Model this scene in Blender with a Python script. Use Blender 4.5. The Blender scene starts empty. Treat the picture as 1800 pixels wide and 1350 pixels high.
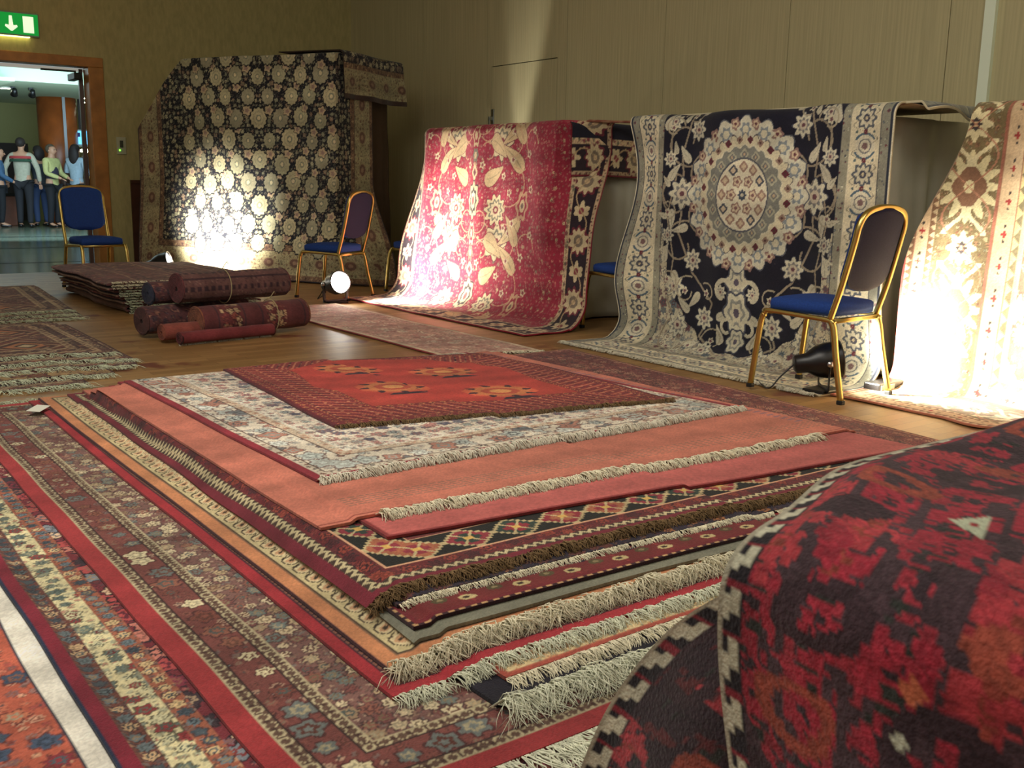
import bpy, bmesh, math, random
import numpy as np
from mathutils import Vector, Matrix

S = bpy.context.scene
COL = S.collection
H = 1.05                                    # camera height
# ---------------------------------------------------------------- camera
def _basis(yaw, pitch, roll):
    yaw, pitch, roll = map(math.radians, (yaw, pitch, roll))
    fw = Vector((math.sin(yaw)*math.cos(pitch), math.cos(yaw)*math.cos(pitch), -math.sin(pitch)))
    r = Vector((math.cos(yaw), -math.sin(yaw), 0)); u = r.cross(fw)
    c, s = math.cos(roll), math.sin(roll)
    return fw, c*r+s*u, -s*r+c*u
fw, rt, up = _basis(36.61, 11.1, .9945)
cam_d = bpy.data.cameras.new('camera'); cam = bpy.data.objects.new('camera', cam_d); COL.objects.link(cam)
cam_d.sensor_width = 36; cam_d.lens = 1791/1800*36; cam_d.clip_start = .02; cam_d.clip_end = 100
m = Matrix((rt, up, -fw)).transposed().to_4x4(); m.translation = Vector((0, 0, H)); cam.matrix_world = m
cam_d.dof.use_dof = True; cam_d.dof.focus_distance = 4.2; cam_d.dof.aperture_fstop = 22.0
S.camera = cam
# ---------------------------------------------------------------- world, exposure, big lights
W = bpy.data.worlds.new('world'); S.world = W; W.use_nodes = True
W.node_tree.nodes['Background'].inputs[0].default_value = (1.0, .93, .78, 1)
W.node_tree.nodes['Background'].inputs[1].default_value = .30
S.view_settings.view_transform = 'Standard'; S.view_settings.look = 'None'
S.view_settings.exposure = 0; S.view_settings.gamma = 1; S.view_settings.use_curve_mapping = False
S.cycles.use_denoising = True; S.cycles.max_bounces = 6; S.cycles.diffuse_bounces = 3; S.cycles.glossy_bounces = 3
S.cycles.sample_clamp_indirect = 4
def area(name, loc, target, size, power, col, sy=None):
    d = bpy.data.lights.new(name, 'AREA'); d.energy = power; d.color = col; d.size = size
    if sy: d.shape = 'RECTANGLE'; d.size_y = sy
    o = bpy.data.objects.new(name, d); COL.objects.link(o); o.location = loc
    o.rotation_euler = (Vector(target)-Vector(loc)).to_track_quat('-Z', 'Y').to_euler(); return o
def spot(name, loc, target, power, col, angle, blend=.5, r=.03):
    d = bpy.data.lights.new(name, 'SPOT'); d.energy = power; d.color = col; d.spot_size = math.radians(angle)
    d.spot_blend = blend; d.shadow_soft_size = r
    o = bpy.data.objects.new(name, d); COL.objects.link(o); o.location = loc
    o.rotation_euler = (Vector(target)-Vector(loc)).to_track_quat('-Z', 'Y').to_euler(); return o
WARM = (1.0, .86, .62)
area('ceiling_wash', (.7, 3.2, 3.85), (2.2, 3.0, 0), 2.2, 172, (1.0, .95, .85), 2.6)
area('ceiling_wash_side', (2.8, 1.2, 3.85), (5.6, 3.2, 1.4), 1.2, 48, (1.0, .95, .78), 2.0)
area('ceiling_wash_near', (-1.6, -.6, 3.85), (.6, .8, .4), 1.6, 42, (1.0, .95, .86), 1.6)
area('far_wall_fill', (1.6, 9.0, 3.9), (2.6, 11.5, 1.2), 1.4, 22, (1.0, .92, .66), 2.0)  # unseen fill added to brighten the dim left wall
area('foyer_light', (4.2, 19.0, 2.5), (4.8, 23.5, .6), 3.0, 330, (.62, .85, 1.0), 4.0)
area('foyer_glow', (2.2, 15.5, 2.7), (2.0, 15.0, 0), 2.0, 50, (.75, .95, .95), 3.0)

# ---------------------------------------------------------------- helpers: materials
def s2l(c):
    c = np.asarray(c, float)/255.
    return np.where(c <= .04045, c/12.92, ((c+.055)/1.055)**2.4)
def rgba(c): return tuple(float(x) for x in s2l(c))+(1,)
MATS = {}
def mat(name, c, rough=.6, metal=0, noise=0, nscale=20, bump=0, bscale=200, emit=0, emitc=None, spec=.5, coat=0):
    if name in MATS: return MATS[name]
    M = bpy.data.materials.new(name); M.use_nodes = True; nt = M.node_tree; b = nt.nodes['Principled BSDF']
    b.inputs['Base Color'].default_value = rgba(c); b.inputs['Roughness'].default_value = rough
    b.inputs['Metallic'].default_value = metal; b.inputs['Specular IOR Level'].default_value = spec
    if coat: b.inputs['Coat Weight'].default_value = coat
    tc = nt.nodes.new('ShaderNodeTexCoord')
    if noise:
        n = nt.nodes.new('ShaderNodeTexNoise'); n.inputs['Scale'].default_value = nscale; n.inputs['Detail'].default_value = 4
        nt.links.new(tc.outputs['Object'], n.inputs['Vector'])
        mr = nt.nodes.new('ShaderNodeMapRange'); mr.inputs['From Min'].default_value = .3; mr.inputs['From Max'].default_value = .7
        mr.inputs['To Min'].default_value = 1-noise; mr.inputs['To Max'].default_value = 1+noise*.4
        nt.links.new(n.outputs['Fac'], mr.inputs['Value'])
        mx = nt.nodes.new('ShaderNodeMix'); mx.data_type = 'RGBA'; mx.blend_type = 'MULTIPLY'; mx.inputs['Factor'].default_value = 1
        mx.inputs['A'].default_value = rgba(c); nt.links.new(mr.outputs['Result'], mx.inputs['B'])
        nt.links.new(mx.outputs['Result'], b.inputs['Base Color'])
    if bump:
        n2 = nt.nodes.new('ShaderNodeTexNoise'); n2.inputs['Scale'].default_value = bscale; n2.inputs['Detail'].default_value = 2
        nt.links.new(tc.outputs['Object'], n2.inputs['Vector'])
        bp = nt.nodes.new('ShaderNodeBump'); bp.inputs['Strength'].default_value = bump; bp.inputs['Distance'].default_value = .004
        nt.links.new(n2.outputs['Fac'], bp.inputs['Height']); nt.links.new(bp.outputs['Normal'], b.inputs['Normal'])
    if emit:
        b.inputs['Emission Color'].default_value = rgba(emitc or c); b.inputs['Emission Strength'].default_value = emit
    MATS[name] = M; return M
def rug_material():
    M = bpy.data.materials.new('woven_pile'); M.use_nodes = True; nt = M.node_tree; b = nt.nodes['Principled BSDF']
    at = nt.nodes.new('ShaderNodeAttribute'); at.attribute_name = 'Col'
    tc = nt.nodes.new('ShaderNodeTexCoord')
    n = nt.nodes.new('ShaderNodeTexNoise'); n.inputs['Scale'].default_value = 9; n.inputs['Detail'].default_value = 6
    nt.links.new(tc.outputs['Object'], n.inputs['Vector'])
    mr = nt.nodes.new('ShaderNodeMapRange'); mr.inputs['From Min'].default_value = .3; mr.inputs['From Max'].default_value = .7
    mr.inputs['To Min'].default_value = .82; mr.inputs['To Max'].default_value = 1.12
    nt.links.new(n.outputs['Fac'], mr.inputs['Value'])
    mx = nt.nodes.new('ShaderNodeMix'); mx.data_type = 'RGBA'; mx.blend_type = 'MULTIPLY'; mx.inputs['Factor'].default_value = 1
    nt.links.new(at.outputs['Color'], mx.inputs['A']); nt.links.new(mr.outputs['Result'], mx.inputs['B'])
    nt.links.new(mx.outputs['Result'], b.inputs['Base Color'])
    b.inputs['Roughness'].default_value = .92; b.inputs['Specular IOR Level'].default_value = .15
    b.inputs['Sheen Weight'].default_value = .12
    n2 = nt.nodes.new('ShaderNodeTexNoise'); n2.inputs['Scale'].default_value = 260; n2.inputs['Detail'].default_value = 2
    nt.links.new(tc.outputs['Object'], n2.inputs['Vector'])
    bp = nt.nodes.new('ShaderNodeBump'); bp.inputs['Strength'].default_value = .6; bp.inputs['Distance'].default_value = .004
    nt.links.new(n2.outputs['Fac'], bp.inputs['Height']); nt.links.new(bp.outputs['Normal'], b.inputs['Normal'])
    return M
RUG = rug_material()
CREAM = (226, 216, 180); GOLDEN = (205, 165, 100)
M_FR = mat('cotton_fringe', (246, 238, 208), .95, noise=.35, nscale=60, spec=.1)
M_FRG = mat('grey_cotton_fringe', (236, 238, 212), .95, noise=.35, nscale=60, spec=.1)
M_FRB = mat('brown_wool_fringe', (130, 106, 76), .95, noise=.5, nscale=60, spec=.1)
M_FRW = mat('white_cotton_fringe', (232, 226, 205), .95, noise=.2, nscale=60, spec=.1)
M_FRD = mat('dull_cotton_fringe', (222, 228, 198), .95, noise=.4, nscale=40, spec=.1)
M_GOLD = mat('gold_frame', (214, 190, 112), .3, 1.0, noise=.12, nscale=14)
M_BLUE = mat('royal_blue_fabric', (36, 66, 136), .85, noise=.2, nscale=120, bump=.3, bscale=500, spec=.2)
M_NAVY = mat('dark_blue_panel', (34, 36, 66), .8, noise=.25, nscale=150, bump=.3, bscale=500, spec=.2)
M_BLACK = mat('black_plastic', (22, 20, 20), .38, noise=.2, nscale=20)
M_RUBBER = mat('dark_rubber', (18, 18, 18), .7, noise=.1)
M_LENS = mat('lit_lens', (255, 255, 250), .3, emit=60, emitc=(255, 252, 240))
M_CLOTH = mat('pale_cotton_cloth', (208, 206, 190), .9, noise=.08, nscale=6, bump=.2, bscale=400, spec=.1)
M_DARKCLOTH = mat('brown_cotton_cloth', (74, 58, 44), .9, noise=.1, nscale=6, spec=.1)

# ---------------------------------------------------------------- helpers: objects
def tag(o, label=None, cat=None, group=None, kind=None):
    if label: o['label'] = label
    if cat: o['category'] = cat
    if group: o['group'] = group
    if kind: o['kind'] = kind
    return o
def empty(name, loc=(0, 0, 0), rz=0):
    o = bpy.data.objects.new(name, None); COL.objects.link(o); o.location = loc; o.rotation_euler = (0, 0, rz)
    o.empty_display_size = .05; return o
def link(name, me, m=None, parent=None, smooth=True):
    o = bpy.data.objects.new(name, me); COL.objects.link(o)
    if m: me.materials.append(m)
    if parent: o.parent = parent
    if smooth and len(me.polygons): me.polygons.foreach_set('use_smooth', [True]*len(me.polygons))
    return o
def from_arrays(name, V, F4, m, parent=None, colors=None, smooth=True, matidx=None, F3=None):
    V = np.asarray(V, np.float32); F4 = np.asarray(F4, np.int32).reshape(-1, 4)
    me = bpy.data.meshes.new(name); me.vertices.add(len(V)); me.vertices.foreach_set('co', V.ravel())
    n = len(F4); me.loops.add(n*4); me.loops.foreach_set('vertex_index', F4.ravel())
    me.polygons.add(n); me.polygons.foreach_set('loop_start', np.arange(0, n*4, 4, dtype=np.int32))
    me.polygons.foreach_set('loop_total', np.full(n, 4, np.int32))
    me.update(calc_edges=True)
    if colors is not None:
        ca = me.color_attributes.new('Col', 'FLOAT_COLOR', 'POINT')
        c = np.ones((len(V), 4), np.float32); c[:, :3] = colors; ca.data.foreach_set('color', c.ravel())
    if smooth: me.polygons.foreach_set('use_smooth', np.ones(n, bool))
    o = bpy.data.objects.new(name, me); COL.objects.link(o); me.materials.append(m)
    if parent: o.parent = parent
    return o
def gridfaces(ny, nx, off=0, flip=False):
    i = np.arange(ny-1)[:, None]*nx+np.arange(nx-1)[None, :]+off
    f = np.stack([i, i+1, i+nx+1, i+nx], -1).reshape(-1, 4)
    return f[:, ::-1] if flip else f
def sheet(name, P, C, thick, m=RUG, parent=None, back=(120, 70, 55), stride=6, rimc=None):
    """P (ny,nx,3) outer face, normal = dP/dx x dP/dy; one closed slab of cloth"""
    ny, nx, _ = P.shape
    du = np.gradient(P, axis=1); dv = np.gradient(P, axis=0)
    N = np.cross(du, dv); N /= np.linalg.norm(N, axis=2, keepdims=True)+1e-12
    Q = P-N*thick
    V = [P.reshape(-1, 3)]; F = [gridfaces(ny, nx)]; Cc = [C.reshape(-1, 3)]; off = ny*nx
    iy = np.unique(np.r_[np.arange(0, ny, stride), ny-1]); ix = np.unique(np.r_[np.arange(0, nx, stride), nx-1])
    Qc = Q[np.ix_(iy, ix)]; V.append(Qc.reshape(-1, 3)); F.append(gridfaces(len(iy), len(ix), off, True))
    bc = s2l(back)[None, :]*np.ones((len(iy)*len(ix), 1)); Cc.append(bc*.75+.25*C[np.ix_(iy, ix)].reshape(-1, 3)); off += len(iy)*len(ix)
    idx = np.r_[np.arange(nx), np.arange(1, ny)*nx+nx-1, (ny-1)*nx+np.arange(nx-2, -1, -1), np.arange(ny-2, 0, -1)*nx]
    a = P.reshape(-1, 3)[idx]; b = Q.reshape(-1, 3)[idx]; k = len(idx)
    V += [a, b]; rc = C.reshape(-1, 3)[idx]
    if rimc is not None: rc = rc*0+s2l(rimc)
    Cc += [rc, rc*.8]
    j = np.arange(k); F.append(np.stack([off+j, off+k+j, off+k+(j+1) % k, off+(j+1) % k], -1))
    return from_arrays(name, np.concatenate(V), np.concatenate(F), m, parent, np.clip(np.concatenate(Cc), 0, 1))
def box_bm(bm, x0, x1, y0, y1, z0, z1, bev=0, seg=2, mtx=None):
    r = bmesh.ops.create_cube(bm, size=1)
    vs = r['verts']
    for v in vs: v.co = Vector(((x0+x1)/2+v.co.x*(x1-x0), (y0+y1)/2+v.co.y*(y1-y0), (z0+z1)/2+v.co.z*(z1-z0)))
    if bev:
        es = list({e for v in vs for e in v.link_edges})
        g = bmesh.ops.bevel(bm, geom=es, offset=bev, segments=seg, affect='EDGES', profile=.5)
        vs = list({v for f in g['faces'] for v in f.verts} | {v for v in vs if v.is_valid})
    if mtx:
        for v in vs: v.co = mtx @ v.co
    return vs
def bm_obj(name, bm, m, parent=None, smooth=False):
    bmesh.ops.recalc_face_normals(bm, faces=bm.faces[:])
    me = bpy.data.meshes.new(name); bm.to_mesh(me); bm.free(); return link(name, me, m, parent, smooth)
def box(name, x0, x1, y0, y1, z0, z1, m, parent=None, bev=0, kind=None, smooth=False):
    bm = bmesh.new(); box_bm(bm, x0, x1, y0, y1, z0, z1, bev)
    o = bm_obj(name, bm, m, parent, smooth)
    if kind: o['kind'] = kind
    return o
def tube_arrays(pts, r, sides=8, closed=False, rect=None, upv=(0, 0, 1)):
    """sweep along pts; r scalar or array; rect=(w,h) for rounded rect"""
    P = np.asarray(pts, float); n = len(P)
    T = np.gradient(P, axis=0) if not closed else (np.roll(P, -1, 0)-np.roll(P, 1, 0))
    T /= np.linalg.norm(T, axis=1, keepdims=True)+1e-12
    u = np.asarray(upv, float); A = np.zeros_like(P); 
    ref = u
    for i in range(n):
        a = ref-T[i]*(ref@T[i])
        if np.linalg.norm(a) < 1e-3: a = np.cross(T[i], [1, 0, 0]) if abs(T[i][0]) < .9 else np.cross(T[i], [0, 1, 0])
        a /= np.linalg.norm(a); A[i] = a; ref = a
    B = np.cross(T, A)
    th = np.linspace(0, 2*np.pi, sides, endpoint=False)+np.pi/sides
    if rect:
        c, s = np.cos(th), np.sin(th); e = .45
        ca = np.sign(c)*np.abs(c)**e*rect[0]/2; sa = np.sign(s)*np.abs(s)**e*rect[1]/2
        R = np.ones(n)
    else:
        ca, sa = np.cos(th), np.sin(th); R = np.ones(n)*r if np.isscalar(r) else np.asarray(r)
    V = P[:, None, :]+R[:, None, None]*(ca[None, :, None]*A[:, None, :]+sa[None, :, None]*B[:, None, :])
    m = n if closed else n-1
    i = np.arange(m)[:, None]; j = np.arange(sides)[None, :]
    F = np.stack([i*sides+j, ((i+1) % n)*sides+j, ((i+1) % n)*sides+(j+1) % sides, i*sides+(j+1) % sides], -1).reshape(-1, 4)
    V = V.reshape(-1, 3)
    if not closed:                                  # caps
        k = len(V); V = np.vstack([V, P[0], P[-1]])
        c1 = [(k, (q) % sides, (q+1) % sides, (q+2) % sides) for q in range(0, sides, 2)]
        o = (n-1)*sides
        c2 = [(k+1, o+(q+2) % sides, o+(q+1) % sides, o+q) for q in range(0, sides, 2)]
        F = np.vstack([F, c1, c2])
    return V, F
def merge(parts):
    V, F, o = [], [], 0
    for v, f in parts: V.append(v); F.append(np.asarray(f)+o); o += len(v)
    return np.vstack(V), np.vstack(F)
def tube(name, pts, r, m, parent=None, **k):
    v, f = tube_arrays(pts, r, **k); return from_arrays(name, v, f, m, parent)
def smoothpath(pts, n=8):
    P = [Vector(p) for p in pts]; out = []
    for i in range(len(P)-1):
        p0 = P[max(i-1, 0)]; p1 = P[i]; p2 = P[i+1]; p3 = P[min(i+2, len(P)-1)]
        for t in np.linspace(0, 1, n, endpoint=False):
            out.append(.5*((2*p1)+(-p0+p2)*t+(2*p0-5*p1+4*p2-p3)*t*t+(-p0+3*p1-3*p2+p3)*t**3))
    out.append(P[-1]); return np.array([tuple(p) for p in out])
def wav(x, y, seed, sc, n=4):
    r = np.random.RandomState(seed); o = 0
    for _ in range(n):
        a = r.uniform(0, 2*np.pi); f = sc*r.uniform(.6, 1.6); o = o+np.sin((x*math.cos(a)+y*math.sin(a))*f+r.uniform(0, 6.3))
    return o/n
def smst(x, a, b):
    t = np.clip((x-a)/(b-a), 0, 1); return t*t*(3-2*t)

# ---------------------------------------------------------------- weaving: colours over a grid
def hsh(i, j, s):
    v = np.sin(i*127.1+j*311.7+s*74.7)*43758.5453; return v-np.floor(v)
def full(shape, c): return np.ones(shape+(3,))*np.asarray(c, float)
def put(col, mask, c): col[mask] = c
def scatter(x, y, cell, seed, pal, bg, rr=(.28, .55), petals=(5, 8), outline=(40, 25, 30), fill=1., jit=.3, mirror=None, sub=True):
    if mirror is not None: x = np.abs(x-mirror)
    if sub and cell >= .04:                       # small buds and leaves between the big flowers
        b_ = np.asarray(bg, float); p2 = [tuple(.5*np.asarray(p, float)+.5*b_+6) for p in pal]
        bg = scatter(x+y*.13, y-x*.07, cell*.40, seed+50, p2, bg, rr=(.22, .5), outline=tuple(np.asarray(outline, float)*.5+b_*.5), fill=.75, sub=False)
    col = full(x.shape, bg); ci = np.floor(x/cell); cj = np.floor(y/cell); pal = np.asarray(pal, float)
    for di in (-1, 0, 1):
        for dj in (-1, 0, 1):
            i, j = ci+di, cj+dj
            h = hsh(i, j, seed); px = (i+.5+jit*(hsh(i, j, seed+1)*2-1))*cell; py = (j+.5+jit*(hsh(i, j, seed+2)*2-1))*cell
            r = cell*(rr[0]+(rr[1]-rr[0])*hsh(i, j, seed+3)); dx, dy = x-px, y-py
            d = np.hypot(dx, dy); th = np.arctan2(dy, dx)
            k = np.floor(petals[0]+(petals[1]-petals[0]+1)*hsh(i, j, seed+4)*.999)
            R = r*(1+.2*np.cos(k*th+h*6)); on = h < fill
            a = pal[(hsh(i, j, seed+5)*len(pal)).astype(int) % len(pal)]; b = pal[(hsh(i, j, seed+6)*len(pal)).astype(int) % len(pal)]
            mk = on & (d < R); col[mk] = np.asarray(outline, float)
            mk = on & (d < R*.84); col[mk] = a[mk]
            mk = on & (d < R*.5); col[mk] = b[mk]*.75
            mk = on & (d < R*.26); col[mk] = a[mk]*1.05
    return col
def B_solid(c, v=6):
    return lambda s, b, h: full(s.shape, c)
def B_flow(bg, pal, cell, seed, **k):
    return lambda s, b, h: scatter(s, b, cell, seed, pal, bg, **k)
def B_zig(bg, fg, per, w=.2, alt=None):
    def f(s, b, h):
        c = full(s.shape, bg); t = np.abs(((s/per) % 1)-.5)*2; y = b/h
        if alt is not None: c[y > .15+.7*t] = alt
        c[np.abs(y-(.15+.7*t)) < w] = fg; return c
    return f
def B_tri(a, b_, per):
    def f(s, b, h):
        c = full(s.shape, a); t = np.abs(((s/per) % 1)-.5)*2; c[b/h > t] = b_; return c
    return f
def B_dots(bg, fg, per, duty=.5):
    def f(s, b, h):
        c = full(s.shape, bg); c[((s/per) % 1 < duty) & (b/h > .12) & (b/h < .88)] = fg; return c
    return f
def B_ladder(bg, fg, per, fg2=None):
    def f(s, b, h):
        c = full(s.shape, bg); q = (s/per) % 1; y = b/h
        c[(np.abs(q-y) < .13) | (np.abs(q-1+y) < .1)] = fg
        if fg2 is not None: c[(np.hypot((q-.5)*per, (y-.5)*h) < .16*h)] = fg2
        c[(y < .1) | (y > .9)] = fg; return c
    return f
def B_scroll(bg, fg, per, ring, line=(60, 45, 30)):
    def f(s, b, h):
        c = full(s.shape, bg); y = b/h-.5; q = (s/per) % 1
        c[np.abs(y-.22*np.sin(2*np.pi*q)) < .05] = line
        r = np.hypot((q-.5)*per, (y)*h)/h
        c[r < .34] = line; c[r < .29] = fg; c[r < .18] = ring; c[r < .08] = line
        r2 = np.hypot((np.minimum(q, 1-q))*per, (y-.2)*h)/h; c[r2 < .16] = fg; c[r2 < .08] = ring
        c[(b/h < .06) | (b/h > .94)] = line; return c
    return f
def B_rings(bg, ring, inner, fl, per, small):
    def f(s, b, h):
        c = full(s.shape, bg); q = (s/per) % 1; y = b/h
        k = np.floor(s/per)
        r = np.hypot((q-.5)*per/1.75, (y-.66)*h)/h
        th = np.arctan2((y-.66)*h, (q-.5)*per)
        c[np.abs(q-.02+.25*(y-.66)) < .02] = np.asarray(bg)*1.3
        c[r < .25] = ring; c[r < .19] = bg; c[r < .15*(1+.35*np.cos(6*th))] = inner; c[r < .03] = small
        q2 = ((s/per+.5) % 1)
        r = np.hypot((q2-.62)*per/1.4, (y-.2)*h)/h; c[r < .13*(1+.3*np.cos(4*th))] = fl; c[r < .045] = (60, 40, 30)
        r = np.hypot((q2-.2)*per/1.4, (y-.3)*h)/h; c[r < .1] = (88, 74, 40); c[r < .04] = (150, 130, 80)
        return c
    return f
def B_steps(bg, per, cols, line):
    def f(s, b, h):
        c = full(s.shape, bg); q = ((s/per) % 1)-.5; k = np.floor(s/per).astype(int); y = b/h-.5
        st = .17; a = np.floor(np.abs(q)*2/st)*st+np.abs(np.floor(np.abs(y)*2/st*1.0)*st)
        pal = np.asarray(cols, float)
        c[a < .92] = line; mk = a < .8; c[mk] = pal[k % len(pal)][mk]
        mk = a < .45; c[mk] = pal[(k+1) % len(pal)][mk]
        mk = (np.abs(np.abs(q)*2-np.abs(y)*1.4) < .06) & (a < .7); c[mk] = line
        mk = a < .14; c[mk] = (210, 160, 60)
        return c
    return f
def B_stripes(cs, w):
    def f(s, b, h):
        k = (np.floor(b/w)).astype(int) % len(cs); return np.asarray(cs, float)[k]
    return f
def weave(U, V, Wd, L, bands, field, only=None):
    """bands: list of (width, fn); distance from the nearest edge picks the band, mitred corners"""
    dl, dr, db, dt = U, Wd-U, V, L-V
    d = np.minimum(np.minimum(dl, dr), np.minimum(db, dt)); d = np.maximum(d, 0)
    side = (np.minimum(dl, dr) < np.minimum(db, dt))
    s = np.where(side, V, U)
    col = field(U, V); a = 0
    for w, fn in bands:
        mk = (d >= a) & (d < a+w)
        if mk.any(): col[mk] = fn(s[mk], d[mk]-a, w)
        a += w
    return col
def finish(col, U, V, seed=1, amt=.07):
    r = np.random.RandomState(seed); n = r.uniform(1-amt, 1+amt, col.shape[:2])[..., None]
    ab = (1+.05*np.sin(V*9+seed)+.04*np.sin(V*31+seed*2))[..., None]
    lum = (col*np.array([.3, .59, .11])).sum(-1, keepdims=True); col = lum+(col-lum)*.74+10  # desaturation and lift put a slight haze into the rug colours
    return np.clip(s2l(np.clip(col*n*ab, 0, 255)), 0, 1)
def axis(L, lo=None, hi=None, fine=.005, coarse=.04):
    """positions along 0..L, fine in the first lo and last hi metres"""
    lo = L if lo is None else lo; hi = 0 if hi is None else hi
    if lo+hi >= L: return np.linspace(0, L, int(L/fine)+1)
    a = np.arange(0, lo, fine); b = np.linspace(lo, L-hi, max(2, int((L-lo-hi)/coarse))); 
    c = L-np.arange(0, hi, fine)[::-1]
    return np.unique(np.round(np.r_[a, b, c], 5))
class Canvas:
    def __init__(s, xs, ys, base): s.xs, s.ys, s.c = xs, ys, base
    def blk(s, x0, x1, y0, y1):
        i0, i1 = np.searchsorted(s.xs, (x0, x1)); j0, j1 = np.searchsorted(s.ys, (y0, y1))
        if i1 <= i0 or j1 <= j0: return None
        X, Y = np.meshgrid(s.xs[i0:i1], s.ys[j0:j1]); return X, Y, s.c[j0:j1, i0:i1]
    def flower(s, x, y, r, cols, k=8, amp=.15, rot=0, sy=1.):
        b = s.blk(x-r*1.3, x+r*1.3, y-r*1.3*sy, y+r*1.3*sy)
        if b is None: return
        X, Y, c = b; dx, dy = X-x, (Y-y)/sy; d = np.hypot(dx, dy)/r; th = np.arctan2(dy, dx)
        for f, col in cols:
            R = f*(1+amp*(f > .45)*np.cos(k*th+rot)); c[d < R] = col
    def stroke(s, pts, w, col, taper=False):
        for i in range(len(pts)-1):
            (x0, y0), (x1, y1) = pts[i], pts[i+1]; ww = w*(1-(i/(len(pts)-1))*.7) if taper else w
            b = s.blk(min(x0, x1)-ww, max(x0, x1)+ww, min(y0, y1)-ww, max(y0, y1)+ww)
            if b is None: continue
            X, Y, c = b; dx, dy = x1-x0, y1-y0; L2 = dx*dx+dy*dy+1e-12
            t = np.clip(((X-x0)*dx+(Y-y0)*dy)/L2, 0, 1); d = np.hypot(X-x0-t*dx, Y-y0-t*dy); c[d < ww/2] = col
    def leaf(s, x, y, L, w, ang, col, rim=None, bend=.25):
        m = L*1.1; b = s.blk(x-m, x+m, y-m, y+m)
        if b is None: return
        X, Y, c = b; ca, sa = math.cos(ang), math.sin(ang); u = ((X-x)*ca+(Y-y)*sa)/L; v = (-(X-x)*sa+(Y-y)*ca)/L
        v = v-bend*u*u; ww = w/L*np.sqrt(np.clip(u*(1-u), 0, 1))*(1.6-1.2*u); ok = (u > 0) & (u < 1)
        if rim is not None: c[ok & (np.abs(v) < ww+.02)] = rim
        c[ok & (np.abs(v) < ww)] = col
        c[ok & (np.abs(v) < .012) & (u > .1) & (u < .8)] = np.asarray(col)*.75
    def poly(s, pts, col):
        P = np.asarray(pts); b = s.blk(P[:, 0].min(), P[:, 0].max(), P[:, 1].min(), P[:, 1].max())
        if b is None: return
        X, Y, c = b; ins = np.zeros(X.shape, bool); n = len(P)
        for i in range(n):
            x0, y0 = P[i]; x1, y1 = P[(i+1) % n]
            cond = ((y0 > Y) != (y1 > Y)) & (X < (x1-x0)*(Y-y0)/((y1-y0) if y1 != y0 else 1e-9)+x0); ins ^= cond
        c[ins] = col
def spiral(cx, cy, r0, r1, a0, a1, n=26, sy=1.):
    return [(cx+(r0+(r1-r0)*t)*math.cos(a0+(a1-a0)*t), cy+sy*(r0+(r1-r0)*t)*math.sin(a0+(a1-a0)*t)) for t in np.linspace(0, 1, n)]

# ---------------------------------------------------------------- fringes
def fringe(parent, edge, out, L, m=M_FR, step=.003, r=.0011, curl=.5, seed=0, z0=0, name='fringe', lift=.012, strands=0):
    """edge: (n,3) polyline; out: (3,) outward; many short cotton ends lying outward"""
    rs = np.random.RandomState(seed); E = np.asarray(edge, float)
    seg = np.linalg.norm(np.diff(E, axis=0), axis=1); cum = np.r_[0, np.cumsum(seg)]; n = max(4, int(cum[-1]/step))
    t = np.sort(rs.uniform(0, cum[-1], n)); B = np.stack([np.interp(t, cum, E[:, k]) for k in range(3)], 1)
    out = np.asarray(out, float); out /= np.linalg.norm(out); al = (E[-1]-E[0])/np.linalg.norm(E[-1]-E[0])
    ns = 5; q = np.linspace(0, 1, ns)[None, :]
    clump = np.sin(t*23+seed)*.4+np.sin(t*61+seed*3)*.35+np.sin(t*150)*.2
    LL = L*(1+.18*clump+rs.uniform(-.25, .2, n))
    side = (clump*.3+rs.normal(0, curl*.5, n))[:, None]
    wig = rs.normal(0, curl*.18, (n, 1))*np.sin(q*np.pi*2+rs.uniform(0, 6, (n, 1)))
    hz = (lift*(.4+rs.uniform(0, 1, (n, 1))*(1+.4*clump[:, None])))*np.sin(q*np.pi*.98)**.8*(1-.0*q)
    fall = z0*smst(q, 0, .5)
    P = B[:, None, :]+out*(q*LL[:, None])[..., None]*.92+al*((side*q*q+wig)*LL[:, None])[..., None]+np.array([0, 0, 1.])*(hz-fall)[..., None]
    rad = r*rs.uniform(.7, 1.4, (n, 1))*np.array([1, 1.1, 1, .9, .5])[None, :]
    A = np.array([0, 0, 1.]); Bd = al
    vs = []
    for k in range(3):
        a = k*2*np.pi/3+.5; vs.append(P+rad[..., None]*(math.cos(a)*A+math.sin(a)*Bd))
    V = np.stack(vs, 2)                                # n, ns, 3sides, 3
    base = np.arange(n)[:, None, None]*(ns*3)+np.arange(ns-1)[None, :, None]*3; k = np.arange(3)[None, None, :]; k2 = (k+1) % 3
    F = np.stack([base+k, base+3+k, base+3+k2, base+k2], -1).reshape(-1, 4)
    V = V.reshape(-1, 3); parts = [(V, F)]
    for _ in range(strands):                            # loose ends curling up
        b = B[rs.randint(n)]; a = rs.uniform(-1, 1); R = rs.uniform(.02, .045)
        qq = np.linspace(0, 1, 9); p = b+out*(qq*R*1.7)[:, None]+al*(a*R*qq*1.4+.3*R*np.sin(qq*5))[:, None]+np.array([0, 0, 1])*(np.sin(qq*np.pi*.93)*R*.6-z0*qq)[:, None]
        parts.append(tube_arrays(p, .0006, sides=4))
    v, f = merge(parts); return from_arrays(name, v, f, m, parent)

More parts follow.
